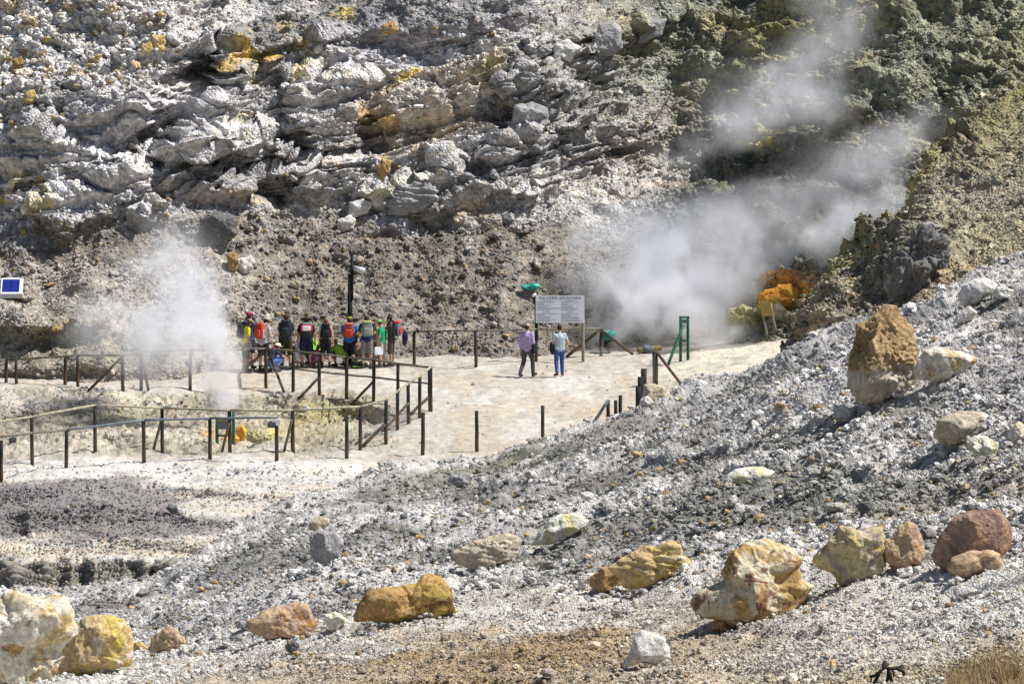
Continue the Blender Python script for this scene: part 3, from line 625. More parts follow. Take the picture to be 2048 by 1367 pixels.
BO = [
 ([(-60,1225),(0,1190),(60,1184),(95,1195),(130,1193),(150,1220),(153,1245),(140,1270),(112,1300),(105,1340),(95,1385),(-60,1390)],'F','cream','big cream and white boulder with ochre streaks in the bottom left corner',dict(sub=6,amp=.13)),
 ([(157,1250),(200,1238),(246,1240),(258,1258),(262,1290),(258,1329),(214,1340),(178,1347),(125,1349),(112,1340),(118,1293),(142,1265)],'F','yellow','rounded yellow and ochre boulder beside the big cream boulder',dict(sub=6,amp=.09)),
 ([(296,1302),(303,1275),(335,1249),(356,1261),(370,1283),(367,1293),(321,1300)],'F','pinkish','small peaked pinkish tan rock right of the yellow boulder',dict(cat='rock')),
 ([(262,1304),(267,1286),(278,1281),(294,1293),(292,1306)],'F','yellow','little yellow stone between the yellow boulder and the peaked pinkish rock',dict(cat='rock')),
 ([(495,1258),(499,1243),(527,1225),(556,1215),(588,1204),(613,1211),(623,1229),(629,1247),(620,1266),(588,1272),(545,1275),(513,1266)],'F','pinkish','cracked pink and rust boulder with undercut base at the lower left of the slope',dict(sub=6)),
 ([(650,1229),(670,1224),(698,1240),(700,1252),(663,1259),(652,1250)],'F','lemon','pale greenish white stone right of the pink and rust boulder',dict(cat='rock')),
 ([(715,1238),(720,1211),(738,1187),(768,1173),(799,1172),(830,1175),(840,1163),(861,1152),(885,1160),(895,1173),(902,1201),(907,1221),(878,1231),(809,1238),(748,1235)],'F','orange','long orange brown boulder with a raised right end',dict(sub=6,amp=.08)),
 ([(902,1119),(905,1105),(939,1091),(980,1074),(1014,1069),(1038,1078),(1035,1105),(1014,1119),(973,1132),(939,1132)],'F','tan','flat pinkish grey slab casting a shadow left of the white and lemon slab',dict(sub=6,strata=.03)),
 ([(1069,1086),(1079,1064),(1100,1040),(1141,1025),(1161,1032),(1177,1044),(1168,1055),(1131,1074),(1100,1086)],'F','lemon','tilted white slab stained lemon yellow in the middle of the grey slope',dict(sub=5,amp=.08)),
 ([(1219,1136),(1254,1115),(1301,1095),(1342,1081),(1360,1095),(1366,1115),(1383,1126),(1377,1139),(1332,1153),(1288,1167),(1250,1172),(1240,1150)],'F','yellow','long yellow ochre slab with a white upper edge behind the round brown stone',dict(sub=6,strata=.03)),
 ([(1180,1170),(1182,1153),(1206,1136),(1237,1134),(1247,1153),(1243,1170),(1223,1180),(1196,1179)],'F','brown','smooth round brown stone at the left end of the long yellow slab',dict(cat='rock',amp=.05)),
 ([(1243,1332),(1264,1300),(1271,1276),(1284,1261),(1308,1269),(1329,1276),(1339,1300),(1339,1314),(1312,1327),(1281,1322),(1260,1331)],'F','white','sharp wedge of pale grey rock with a dark left face in the brown gravel',dict(facets=10,lo=.55,amp=.05)),
 ([(1404,1197),(1410,1184),(1451,1167),(1445,1146),(1461,1119),(1485,1098),(1519,1091),(1553,1093),(1587,1108),(1592,1122),(1584,1139),(1601,1160),(1625,1173),(1608,1194),(1587,1214),(1539,1232),(1485,1242),(1451,1228),(1413,1225)],'F','ochre','largest knobbly cream and rust boulder with a wide overhanging foot',dict(sub=6,amp=.13,lo=.6)),
 ([(1638,1122),(1656,1091),(1669,1061),(1680,1050),(1710,1061),(1734,1052),(1762,1057),(1768,1081),(1768,1112),(1765,1136),(1738,1156),(1686,1163),(1676,1143),(1652,1136)],'F','purple','blocky yellow boulder with mauve grey faces right of the knobbly boulder',dict(sub=6,amp=.10,lo=.6)),
 ([(1770,1098),(1775,1078),(1796,1061),(1816,1047),(1833,1054),(1844,1081),(1849,1112),(1844,1124),(1796,1138),(1775,1124)],'F','pinkish','rounded pitted brown boulder between the blocky yellow and the red brown boulders',dict(sub=6)),
 ([(1869,1108),(1881,1078),(1908,1044),(1936,1026),(1963,1023),(1997,1023),(2014,1047),(2023,1078),(2018,1095),(1997,1114),(1963,1119),(1895,1136),(1876,1126)],'F','red','big red brown boulder with flat angular faces near the right edge',dict(sub=6,facets=9,lo=.5,amp=.04)),
 ([(1898,1136),(1908,1119),(1936,1102),(1980,1102),(1997,1108),(2001,1136),(1980,1144),(1943,1148),(1908,1146)],'F','pinkish','low oblong tan stone leaning on the front of the red brown boulder',dict(cat='rock')),
 ([(1696,769),(1706,736),(1715,702),(1716,658),(1736,641),(1757,628),(1773,622),(1790,626),(1800,645),(1817,658),(1825,688),(1829,729),(1824,766),(1800,786),(1757,796),(1723,801),(1703,786)],'F','crust','tall upright boulder with a crumbly brown crust over a white foot',dict(sub=6,amp=.09,depth=.8,fine=.045)),
 ([(1829,749),(1837,719),(1854,702),(1891,699),(1925,705),(1952,719),(1938,739),(1901,759),(1871,761),(1837,757)],'F','cream','low cream and tan boulder just right of the tall upright boulder',dict(sub=6)),
 ([(1666,833),(1669,813),(1686,808),(1713,826),(1713,836),(1686,843)],'F','white','pale stone on the rubble below the tall upright boulder',dict(cat='rock')),
 ([(1871,867),(1878,840),(1925,825),(1965,826),(1972,843),(1955,863),(1905,880),(1881,878)],'F','tan','half buried flat tan rock right of centre on the slope below the cream boulder',dict(depth=1.1,sink=.5)),
 ([(1918,591),(1928,571),(1952,559),(1969,556),(1996,572),(1996,587),(1972,591),(1952,608),(1928,609)],'F','white','large white angular rock on the crest of the slope near the right edge',dict(facets=9,lo=.55,amp=.06)),
 ([(1985,589),(1999,567),(2026,581),(2022,594),(2002,598)],'F','white','small white rock touching the right side of the large white angular rock',dict(cat='rock')),
 ([(1908,645),(1918,624),(1938,613),(1952,624),(1945,638),(1925,643)],'F','white','rounded whitish stone below the large white angular rock',dict(cat='rock')),
 ([(1938,900),(1938,884),(1955,872),(1985,877),(1999,897),(1992,910),(1958,914)],'F','lemon','broken white and cream rock with dark cracks below the flat tan rock',dict(cat='rock',amp=.16)),
 ([(2016,873),(2022,850),(2039,843),(2060,857),(2060,880),(2029,884)],'F','cream','cream rock cut by the right edge of the picture',dict(cat='rock')),
 ([(620,1108),(623,1072),(638,1060),(670,1062),(684,1083),(677,1108),(655,1129),(634,1128)],'F','grey','grey green boulder with a deep shadow on the left part of the slope',dict(sub=6)),
 ([(616,1058),(622,1044),(641,1031),(656,1040),(659,1047),(638,1062)],'F','tan','purplish stone resting just above the grey green boulder',dict(cat='rock')),
 ([(1712,1013),(1720,1003),(1740,1002),(1748,1015),(1744,1026),(1725,1029)],'F','dark','dark grey round stone in the greenish rubble above the blocky yellow boulder',dict(cat='rock',amp=.05)),
 ([(1454,957),(1454,951),(1474,939),(1515,934),(1549,943),(1539,956),(1485,965)],'F','lemon','half buried pale flat rock in the middle of the grey slope',dict(depth=1.1,sink=.4)),
 ([(1277,812),(1282,799),(1297,790),(1308,804),(1302,812)],'F','white','white pointed stone at the foot of the leaning dark posts',dict(cat='rock')),
 ([(1286,800),(1289,771),(1310,769),(1332,781),(1345,796),(1322,804)],'F','tan','tan block on the crest beside the leaning dark posts',dict(cat='rock')),
 ([(1548,808),(1558,803),(1573,808),(1571,817),(1552,820)],'F','pinkish','small pinkish brown stone on the grey slope left of the tall upright boulder',dict(cat='rock')),
 ([(1352,833),(1364,815),(1378,811),(1380,818),(1367,832)],'F','white','slim white stone on the crest under the fallen fence brace',dict(cat='rock')),
 ([(895,962),(902,950),(930,944),(946,950),(940,968),(915,972)],'F','grey','flat grey green slab with a dark shadow near the top of the slope',dict(cat='rock')),
 ([(770,1225),(780,1213),(792,1216),(800,1228),(795,1240),(778,1238)],'F','grey','little grey stone leaning on the front of the long orange brown boulder',dict(cat='rock')),
 ([(470,1253),(480,1240),(500,1246),(498,1258)],'F','grey','small grey stone just left of the cracked pink and rust boulder',dict(cat='rock')),
 ([(1420,1258),(1428,1238),(1455,1232),(1462,1250),(1445,1262)],'F','brown','dark brown stone in the shadow under the knobbly cream boulder',dict(cat='rock')),
 ([(570,1293),(575,1283),(590,1281),(600,1290),(592,1302),(578,1302)],'F','dark','dark brown lump on the pale gravel below the pink and rust boulder',dict(cat='rock')),
 ([(330,1015),(338,1008),(352,1012),(358,1024),(345,1028)],'L','dark','dark grey stone at the right foot of the dark earth mound',dict(cat='rock')),
 # hillside
 ([(1177,105),(1185,70),(1200,50),(1225,46),(1242,60),(1243,95),(1225,108),(1195,112)],'H','grey','big smooth grey boulder high on the hillside at top centre',dict(sub=6,facets=10,lo=.6,amp=.05)),
 ([(1246,75),(1250,50),(1290,38),(1330,40),(1325,70),(1270,85)],'H','grey','grey block just right of the big smooth grey boulder on the hillside',dict(facets=8,lo=.6)),
 ([(1104,118),(1112,90),(1135,80),(1160,95),(1140,120)],'H','white','pale block left of the big smooth grey boulder on the hillside',dict(cat='rock')),
 ([(778,425),(778,400),(800,370),(850,362),(870,380),(870,400),(845,415),(810,428)],'H','grey','large layered pale grey block at the foot of the cliff above the lamp post',dict(sub=6,strata=.04)),
 ([(675,460),(675,440),(700,430),(712,440),(705,455),(685,462)],'H','white','lower of two pale blocks below the layered grey block',dict(cat='rock')),
 ([(695,430),(700,405),(725,398),(745,405),(735,425),(710,432)],'H','white','upper of two pale blocks left of the layered grey block',dict(cat='rock')),
 ([(395,480),(400,440),(430,425),(465,435),(472,465),(450,487),(415,490)],'H','dark','dark grey cracked boulder at the foot of the cliff above the left steam',dict(sub=6)),
 ([(250,450),(250,420),(280,410),(310,420),(312,445),(280,455)],'H','grey','square grey block left of the dark cracked boulder under the cliff',dict()),
 ([(300,92),(305,72),(328,72),(330,88),(315,94)],'H','yellow','topmost of three ochre stones in the white rubble at upper left',dict(cat='rock')),
 ([(283,104),(285,88),(302,86),(306,100),(295,108)],'H','yellow','left lower of three ochre stones in the white rubble at upper left',dict(cat='rock')),
 ([(306,104),(310,92),(326,90),(331,100),(318,107)],'H','yellow','right lower of three ochre stones in the white rubble at upper left',dict(cat='rock')),
 ([(220,137),(222,107),(236,104),(246,118),(240,138)],'H','dark','upright dark brown stone in the white rubble left of the ochre stones',dict(cat='rock')),
 ([(24,138),(27,119),(42,114),(53,128),(46,142)],'H','brown','brown stone in the white rubble near the left edge of the hillside',dict(cat='rock')),
 ([(761,66),(768,48),(788,44),(797,60),(780,68)],'H','brown','brown stone on the grey ledge at top centre left',dict(cat='rock')),
 ([(466,532),(475,518),(500,512),(510,525),(495,545),(475,545)],'H','white','white rock at the top of the brown slope above the group of people',dict(cat='rock')),
 ([(452,540),(456,512),(470,505),(478,520),(470,542)],'H','brown','brown rock leaning on the left of the white rock above the people',dict(cat='rock')),
 ([(752,350),(755,330),(765,318),(780,325),(778,345),(765,358)],'H','brown','orange brown rock wedged in a dark gap of the cliff',dict(cat='rock')),
 ([(1024,250),(1029,215),(1064,205),(1094,220),(1094,250),(1054,258)],'H','grey','pale cracked block in the cliff below the big smooth boulder',dict(sub=6)),
 ([(45,205),(52,186),(68,180),(74,198),(62,210)],'H','yellow','ochre boulder below the brown stone near the left edge of the hillside',dict(cat='rock')),
 ([(1000,448),(1004,430),(1016,424),(1026,440),(1020,450)],'H','dark','dark pointed stone on the slope above the sign',dict(cat='rock')),
 ([(580,572),(581,564),(592,560),(602,565),(600,573),(590,576)],'H','tan','tan stone on the brown slope left of the lamp post',dict(cat='rock')),
 ([(1459,655),(1452,629),(1477,611),(1490,609),(1508,621),(1513,644),(1485,663),(1467,663)],'N','sulphur','lumpy pale yellow sulphur rock in the steam left of the weathered board',dict(sub=6,amp=.16)),
 ([(1500,640),(1505,618),(1525,612),(1548,622),(1550,642),(1525,650)],'N','sulphur','pale yellow rock right behind the weathered board in the steam',dict(amp=.14)),
 ([(1519,612),(1520,590),(1535,579),(1556,570),(1577,570),(1598,580),(1616,590),(1612,604),(1576,614),(1548,614)],'N','fire','bright orange sulphur heap behind the weathered board',dict(sub=6,amp=.10)),
 ([(1548,631),(1548,613),(1558,606),(1571,618),(1573,631),(1561,634)],'N','tan','pale boulder just right of the weathered board',dict(cat='rock')),
 ([(1388,672),(1392,660),(1402,654),(1414,658),(1418,668),(1404,673)],'N','fire','small orange sulphur crust right of the green frame stand',dict(cat='rock')),
 ([(470,880),(473,855),(486,848),(494,862),(490,878)],'L','fire','bright orange crusted rock beside the green stand at the steaming vent',dict(cat='rock')),
 ([(494,880),(500,862),(520,858),(540,868),(538,882),(512,884)],'L','sulphur','yellow crusted rocks right of the bright orange rock at the vent',dict(cat='rock',amp=.2)),
 ([(455,883),(458,872),(470,868),(478,876),(476,884)],'L','fire','orange crust at the foot of the green stand by the vent',dict(cat='rock')),
 ([(193,783),(195,774),(209,772),(216,779),(208,785)],'L','white','white stone on the bank beside the left fence brace',dict(cat='rock')),
 ([(538,790),(541,781),(550,782),(551,790)],'L','white','white stone at the foot of the split fence brace',dict(cat='rock')),
 ([(604,816),(608,808),(616,808),(617,816)],'L','white','white stone in the fenced hollow behind the middle fence',dict(cat='rock')),
 ([(1780,560),(1782,520),(1806,495),(1834,468),(1870,455),(1888,480),(1896,528),(1860,556),(1834,575),(1798,574)],'M','dark','craggy dark outcrop boulder on the mound above the tall upright boulder',dict(sub=6,amp=.2,depth=.35,sink=.8,fine=.07)),
 ([(1568,700),(1575,684),(1590,678),(1600,690),(1592,702)],'M','dark','dark stone at the foot of the mound where the pale path begins',dict(cat='rock')),
 ([(1836,462),(1842,448),(1862,444),(1884,452),(1880,466),(1856,470)],'M','grey','pale grey stone on top of the dark outcrop of the mound',dict(cat='rock')),
]
for i, (pl, sh, mt, lab, kw) in enumerate(BO):
    kw = dict(kw); c_ = kw.pop('cat', 'boulder')
    boulder(pl, sh, mt, lab, cat=c_, name=c_, seed=i, **kw)
# medium stones that lie on the slopes, one object each
rg2 = random.Random(5)
MED = [ # sheet, picture area, count, size px, material, label, group
 ('F', [(820,960),(1250,900),(1500,860),(1450,1000),(1000,1050),(800,1010)], 26, (9,17), ('grey','grey','dark'), 'grey stone in the upper middle of the rubble slope, among others like it', 'grey stones in the upper middle of the rubble slope'),
 ('F', [(1500,800),(1690,700),(1690,900),(1500,960)], 16, (8,15), ('grey','tan'), 'grey stone on the slope left of the tall upright boulder', 'grey stones left of the tall upright boulder'),
 ('F', [(1720,880),(2040,700),(2040,1000),(1760,1040)], 22, (8,17), ('white','grey','white'), 'pale stone on the right part of the slope above the coloured boulders', 'pale stones on the right part of the slope'),
 ('F', [(450,1150),(760,1010),(900,1060),(700,1180),(500,1220)], 18, (8,16), ('grey','dark'), 'dark grey stone on the lower left of the slope above the orange boulder', 'dark grey stones above the orange boulder'),
 ('F', [(560,1320),(1180,1270),(1400,1300),(1400,1360),(560,1360)], 26, (8,16), ('brown','orange','tan'), 'brown stone in the brown gravel along the bottom edge', 'brown stones along the bottom edge'),
 ('F', [(1500,1270),(2000,1180),(2000,1270),(1500,1340)], 18, (8,15), ('white','grey'), 'whitish stone on the pale gravel at the lower right', 'whitish stones on the pale gravel'),
 ('H', [(20,20),(380,20),(300,180),(20,280)], 26, (9,19), ('yellow','brown','white','tan'), 'loose stone in the bright rubble at the upper left of the hillside', 'loose stones in the bright rubble'),
 ('H', [(500,480),(1000,440),(1050,600),(850,700),(560,600)], 20, (8,17), ('dark','grey','tan'), 'stone on the brown slope behind the group of people', 'stones on the brown slope'),
 ('H', [(960,180),(1180,150),(1250,260),(1000,330)], 14, (12,26), ('grey','white','dark'), 'angular block in the broken cliff below the big smooth boulder', 'angular blocks in the broken cliff'),
 ('L', [(300,905),(800,940),(620,1000),(330,990)], 8, (6,10), ('white','tan'), 'pale stone on the white ground in front of the fences', 'pale stones on the white ground'),
 ('L', [(560,820),(700,810),(700,880),(560,885)], 9, (6,11), ('white','grey'), 'small stone inside the fenced hollow', 'small stones inside the fenced hollow'),
]
def inpoly(x, y, p):
    return bool(sdpoly(np.array([x], float), np.array([y], float), p)[0] < 0)
for sh, area, cnt, (s0, s1), mats_, lab, grp in MED:
    xs = [p[0] for p in area]; ys = [p[1] for p in area]; protos_ = {}
    for j in range(cnt):
        while True:
            x, y = rg2.uniform(min(xs), max(xs)), rg2.uniform(min(ys), max(ys))
            if inpoly(x, y, area): break
        p = SHEET[sh](x, y); mt = rg2.choice(mats_); key = (mt, rg2.randint(0, 2))
        s = rg2.uniform(s0, s1)*p[1]/FOC*.5
        if key not in protos_:
            rgx = np.random.default_rng(rg2.randint(0, 99999)); Vd = facet(ICO[4][0], 10, .55, rgx)*np.array([1.1, .9, .75])
            q_ = Vd*1.3+rgx.uniform(0, 9, 3); Vd = Vd*(1+.22*fbm(q_[:, 0], q_[:, 1], q_[:, 2], 4))[:, None]
            o = mk('stone', Vd, ICO[4][1], RM[mt], smooth=True); protos_[key] = o
        else:
            o = protos_[key].copy(); COL.objects.link(o)
        o.scale = (s, s, s); o.location = p+np.array([0, 0, s*.35]); o.rotation_euler = (rg2.uniform(-.4, .4), rg2.uniform(-.4, .4), rg2.uniform(0, 6.28))
        tag(o, lab, 'stone', grp)
# ================================================================== SMALL MESH HELPERS
class MB:
    def __init__(s): s.V = []; s.F = []
    def add(s, V_, F_):
        o = len(s.V); s.V += [tuple(map(float, v)) for v in V_]; s.F += [tuple(i+o for i in f) for f in F_]; return s
    def lathe(s, prof, M=None, n=12, caps=True):
        """prof: list of (z, r); M: 4x4"""
        V_ = []; F_ = []
        for z, r in prof:
            for k in range(n):
                a = 2*math.pi*k/n; V_.append((r*math.cos(a), r*math.sin(a), z))
        for i in range(len(prof)-1):
            for k in range(n): F_.append((i*n+k, i*n+(k+1) % n, (i+1)*n+(k+1) % n, (i+1)*n+k))
        if caps: F_.append(tuple(range(n))[::-1]); F_.append(tuple((len(prof)-1)*n+k for k in range(n)))
        if M is not None: V_ = [tuple(M@Vector(v)) for v in V_]
        return s.add(V_, F_)
    def seg(s, a, b, r1, r2=None, n=8):
        a, b = Vector(a), Vector(b); d = b-a; r2 = r1 if r2 is None else r2
        M = Matrix.Translation(a) @ d.to_track_quat('Z', 'Y').to_matrix().to_4x4()
        return s.lathe([(0, r1), (d.length, r2)], M, n)
    def caps(s, a, b, r1, r2=None, n=12):
        a, b = Vector(a), Vector(b); d = b-a; r2 = r1 if r2 is None else r2; L = d.length
        if L < 1e-5: d = Vector((0, 0, 1)); L = 1e-4
        M = Matrix.Translation(a) @ d.to_track_quat('Z', 'Y').to_matrix().to_4x4()
        pr = [(-r1*math.cos(t), r1*math.sin(t)+1e-4) for t in (0.02, .4, .8, 1.2, 1.5708)]+[(L+r2*math.sin(t), r2*math.cos(t)+1e-4) for t in (0, .4, .8, 1.2, 1.55)]
        return s.lathe(pr, M, n)
    def ell(s, c, r, e=1.0, rot=None, n=16, m=10):
        def sp(v, e): return math.copysign(abs(v)**e, v)
        V_ = []; F_ = []
        for i in range(m+1):
            ph = -math.pi/2+math.pi*i/m
            for k in range(n):
                t = 2*math.pi*k/n
                v = Vector((r[0]*sp(math.cos(ph), e)*sp(math.cos(t), e), r[1]*sp(math.cos(ph), e)*sp(math.sin(t), e), r[2]*sp(math.sin(ph), e)))
                if rot is not None: v = rot@v
                V_.append(v+Vector(c))
        for i in range(m):
            for k in range(n): F_.append((i*n+k, i*n+(k+1) % n, (i+1)*n+(k+1) % n, (i+1)*n+k))
        return s.add(V_, F_)
    def box(s, c, sz, rot=None, bev=0):
        x, y, z = sz[0]/2, sz[1]/2, sz[2]/2
        V_ = [Vector(v) for v in ((-x,-y,-z),(x,-y,-z),(x,y,-z),(-x,y,-z),(-x,-y,z),(x,-y,z),(x,y,z),(-x,y,z))]
        if rot is not None: V_ = [rot@v for v in V_]
        return s.add([v+Vector(c) for v in V_], [(0,3,2,1),(4,5,6,7),(0,1,5,4),(1,2,6,5),(2,3,7,6),(3,0,4,7)])
    def xf(s, fn): s.V = [tuple(fn(Vector(v))) for v in s.V]; return s
    def build(s, name, mat, parent=None, smooth=False, loc=None):
        o = mk(name, np.array(s.V), [f for f in s.F], mat, smooth=smooth, loc=loc)
        if parent is not None:
            o.parent = parent
            if loc is not None: o.location = Vector(loc)-Vector(parent.location)
        return o
LATER = []
def later(o, vox, smooth=0):
    m = o.modifiers.new('r', 'REMESH'); m.mode = 'VOXEL'; m.voxel_size = vox; m.use_smooth_shade = True
    if smooth: s = o.modifiers.new('s', 'SMOOTH'); s.iterations = smooth; s.factor = .5
    LATER.append(o); return o
def finish():
    bpy.context.view_layer.update(); dg = bpy.context.evaluated_depsgraph_get()
    for o in LATER:
        mt = list(o.data.materials); me = bpy.data.meshes.new_from_object(o.evaluated_get(dg)); nm = o.data.name
        o.modifiers.clear(); o.data = me; me.name = nm
        me.materials.clear()
        for m in mt: me.materials.append(m)
    LATER.clear()
_MC = {}
def colm(c, rough=.85, var=.22, sc=14, bump=.004):
    k = (tuple(c), rough, var)
    if k not in _MC: _MC[k] = flat('cloth', c, rough, var, sc, bump)
    return _MC[k]
SKIN = flat('skin', (.52, .30, .22), .6, .12, 20)
SKIN2 = flat('skin_tanned', (.42, .24, .17), .6, .12, 20)
BLK = (.018, .018, .022); NAVY = (.018, .022, .055)
# ================================================================== PEOPLE
def mirr(p, s): return Vector((p[0]*s, p[1], p[2]))
STAND = dict(pel=(0,0,.95), chest=(0,0,1.28), neck=(0,.0,1.47), head=(0,.03,1.62), sh=((-.175,0,1.40),(.175,0,1.40)), hip=((-.09,0,.91),(.09,0,.91)),
             knee=((-.11,.02,.50),(.11,.02,.50)), ank=((-.12,-.02,.085),(.12,-.02,.085)), toe=((-.15,.15,.035),(.15,.15,.035)))
CROUCH = dict(pel=(0,-.14,.34), chest=(0,.04,.60), neck=(0,.12,.76), head=(0,.19,.87), sh=((-.175,.08,.69),(.175,.08,.69)), hip=((-.09,-.12,.33),(.09,-.12,.33)),
             knee=((-.16,.30,.46),(.16,.30,.46)), ank=((-.15,.04,.085),(.15,.04,.085)), toe=((-.17,.21,.035),(.17,.21,.035)))
ARMS = {'down': ((.235,-.03,-.27), (.245,.04,-.52)), 'front': ((.235,.02,-.27), (.12,.27,-.27)), 'pad': ((.225,.03,-.27), (.07,.30,-.22)), 'face': ((.22,.20,-.13), (.06,.16,.10)),
        'knee': ((.24,.24,-.18), (.14,.40,-.24)), 'floor': ((.22,.22,-.24), (.14,.34,-.46)), 'drape': ((.23,-.02,-.27), (.22,.17,-.36)), 'hips': ((.28,-.05,-.26), (.16,.04,-.42))}
def hand(mb, wr, el, side, curl=.5, s=1.0):
    d = (wr-el).normalized(); up = Vector((0, 0, 1)) if abs(d.z) < .8 else Vector((0, 1, 0))
    lat = d.cross(up).normalized(); nrm = lat.cross(d).normalized()
    pc = wr+d*.045*s; mb.caps(wr, wr+d*.07*s, .024*s, .027*s, 8); mb.caps(wr+lat*.015*s, wr+d*.075*s+lat*.022*s, .018*s, .014*s, 8); mb.caps(wr-lat*.015*s, wr+d*.075*s-lat*.022*s, .018*s, .014*s, 8)
    for i, (o, L) in enumerate(((-.030, .066), (-.010, .078), (.010, .074), (.030, .058))):
        a = wr+d*.085*s+lat*o*s; b = a+(d*math.cos(curl*.5)-nrm*math.sin(curl*.5)*1.0)*L*.55*s; c = b+(d*math.cos(curl*1.6)-nrm*math.sin(curl*1.6))*L*.5*s
        mb.caps(a, b, .0095*s, .009*s, 6); mb.caps(b, c, .009*s, .008*s, 6)
    a = wr+d*.02*s+lat*side*.026*s; b = a+(d*.6+lat*side*.7).normalized()*.04*s; mb.caps(a, b, .012*s, .010*s, 6); mb.caps(b, b+d*.03*s, .010*s, .009*s, 6)
def person(px, py, top, rz, label, shirt=None, sleeve='short', legs='shorts', legc=BLK, shoe=(.05,.045,.04), hair=(.06,.04,.025), hat=None, pose='stand', arms=('down', 'down'), lean=0, nod=.25, skin=SKIN,
           walk=0, long_hair=False, sheet='L', wide=1.0, H=None, bald=False, sock=None, hat_kind='cap', face=True):
    J0 = STAND if pose == 'stand' else CROUCH
    g = surf(sheet, px, py); s = (py-top)*g[1]/FOC/(1.75 if pose == 'stand' else 1.0)
    if H: s = H
    root = empty('person', tuple(g), R(rz)); root.scale = (s*wide, s, s)
    tag(root, label, 'person')
    J = {k: ([Vector(q_) for q_ in v] if isinstance(v[0], tuple) else Vector(v)) for k, v in J0.items()}
    if walk:
        J['knee'][1] += Vector((0, .20*walk, .03)); J['ank'][1] += Vector((0, .27*walk, 0)); J['toe'][1] += Vector((0, .26*walk, .02))
        J['knee'][0] += Vector((0, -.02*walk, 0)); J['ank'][0] += Vector((0, -.28*walk, .05)); J['toe'][0] += Vector((0, -.26*walk, 0))
    piv = J['pel'].copy(); RX = Matrix.Rotation(-lean, 3, 'X')
    def ln(p): return piv+RX@(Vector(p)-piv)
    J['chest'], J['neck'] = ln(J['chest']), ln(J['neck']); J['sh'] = [ln(p) for p in J['sh']]
    hd = ln(J['head']); hd = J['neck']+Matrix.Rotation(-nod, 3, 'X')@(hd-J['neck']); J['head'] = hd
    el, wr = [], []
    for i, a in enumerate(arms):
        e, w_ = ARMS[a]; sg = -1 if i == 0 else 1; shc = (J['sh'][0]+J['sh'][1])/2
        el.append(Vector((e[0]*sg, shc.y+e[1], shc.z+e[2]))); wr.append(Vector((w_[0]*sg, shc.y+w_[1], shc.z+w_[2])))
    J['el'], J['wr'] = el, wr
    fwd = Vector((0, math.cos(nod+lean*.5), -math.sin(nod+lean*.5))); upv = Vector((0, math.sin(nod+lean*.5), math.cos(nod+lean*.5)))
    b = MB()
    def torso(m, e, low=True):
        m.caps(J['pel'], J['chest']+Vector((0, -.005, .04)), .098+e, .112+e); m.caps(J['chest']+Vector((0, -.005, .04)), lerp(J['chest'], J['neck'], .62), .112+e, .075+e)
        for i in (0, 1):
            x = .07*(-1 if i == 0 else 1)
            m.caps(J['pel']+Vector((x*1.05, 0, .0)), J['chest']+Vector((x, 0, .02)), .088+e, .102+e)
            m.caps(J['chest']+Vector((x, 0, .02)), J['sh'][i]*.80+J['neck']*.20-Vector((0, 0, .02)), .102+e, .055+e)
    torso(b, 0)
    b.caps(J['neck']-Vector((0, 0, .07)), J['head']-upv*.05, .056, .050)
    b.ell(J['head']+upv*.015, (.073, .092, .10), rot=Matrix.Rotation(-(nod+lean*.5), 3, 'X'))
    b.ell(J['head']+fwd*.035-upv*.045, (.055, .055, .055)); b.caps(J['head']+fwd*.085-upv*.005, J['head']+fwd*.108-upv*.025, .010, .013, 6)
    b.caps(J['head']+fwd*.086-upv*.055-Vector((.02,0,0)), J['head']+fwd*.086-upv*.055+Vector((.02,0,0)), .008, .008, 6)
    for i in (0, 1):
        sg = -1 if i == 0 else 1
        b.ell(J['head']+Vector((.075*sg, 0, 0))-upv*.01-fwd*.005, (.012, .02, .030))
        b.caps(J['sh'][i], J['el'][i], .050, .040); b.caps(J['el'][i], J['wr'][i], .040, .026); hand(b, J['wr'][i], J['el'][i], -sg, .7)
        b.caps(J['hip'][i], J['knee'][i], .085, .056); b.caps(J['knee'][i], lerp(J['knee'][i], J['ank'][i], .35)+Vector((0, -.01, 0)), .056, .055); b.caps(lerp(J['knee'][i], J['ank'][i], .35)+Vector((0, -.01, 0)), J['ank'][i], .055, .036)
        b.caps(J['ank'][i]-Vector((0, .03, .03)), J['toe'][i], .036, .030)
    later(b.build('body', skin, root, True), .0125, 2)
    if shirt is not None:
        m = MB(); torso(m, .020)
        for i in (0, 1):
            t = .62 if sleeve == 'short' else 1.0
            m.caps(J['sh'][i], lerp(J['sh'][i], J['el'][i], t), .066, .058)
            if sleeve == 'long': m.caps(J['el'][i], lerp(J['el'][i], J['wr'][i], .9), .056, .040)
        if pose == 'stand': m.caps(J['pel']-Vector((.07, 0, .02)), J['pel']+Vector((.07, 0, -.02)), .120, .120)
        later(m.build('shirt', colm(shirt), root, True), .018, 2)
    m = MB(); t = {'shorts': .82, 'long_shorts': 1.0, 'trousers': 1.0}[legs]
    m.caps(J['pel']-Vector((.065, 0, .0)), J['pel']+Vector((.065, 0, .0)), .112, .112)
    for i in (0, 1):
        if legs == 'trousers':
            m.caps(J['hip'][i], J['knee'][i], .105, .078); m.caps(J['knee'][i], J['ank'][i]+Vector((0, 0, .02)), .076, .062)
        else:
            m.caps(J['hip'][i], lerp(J['hip'][i], J['knee'][i], t), .108, .092)
    later(m.build('trousers' if legs == 'trousers' else 'shorts', colm(legc), root, True), .018, 2)
    for i in (0, 1):
        m = MB(); a, t_ = J['ank'][i], J['toe'][i]
        m.caps(a-Vector((0, .035, .038)), t_+Vector((0, .01, .006)), .046, .042); m.caps(a-Vector((0, 0, .02)), a+Vector((0, 0, .035)), .045, .046)
        m.box(((a.x+t_.x)/2, (a.y+t_.y)/2-.01, .012), (.085, .27, .022)) if not walk else None
        m.build('shoe', colm(shoe, .7), root, True)
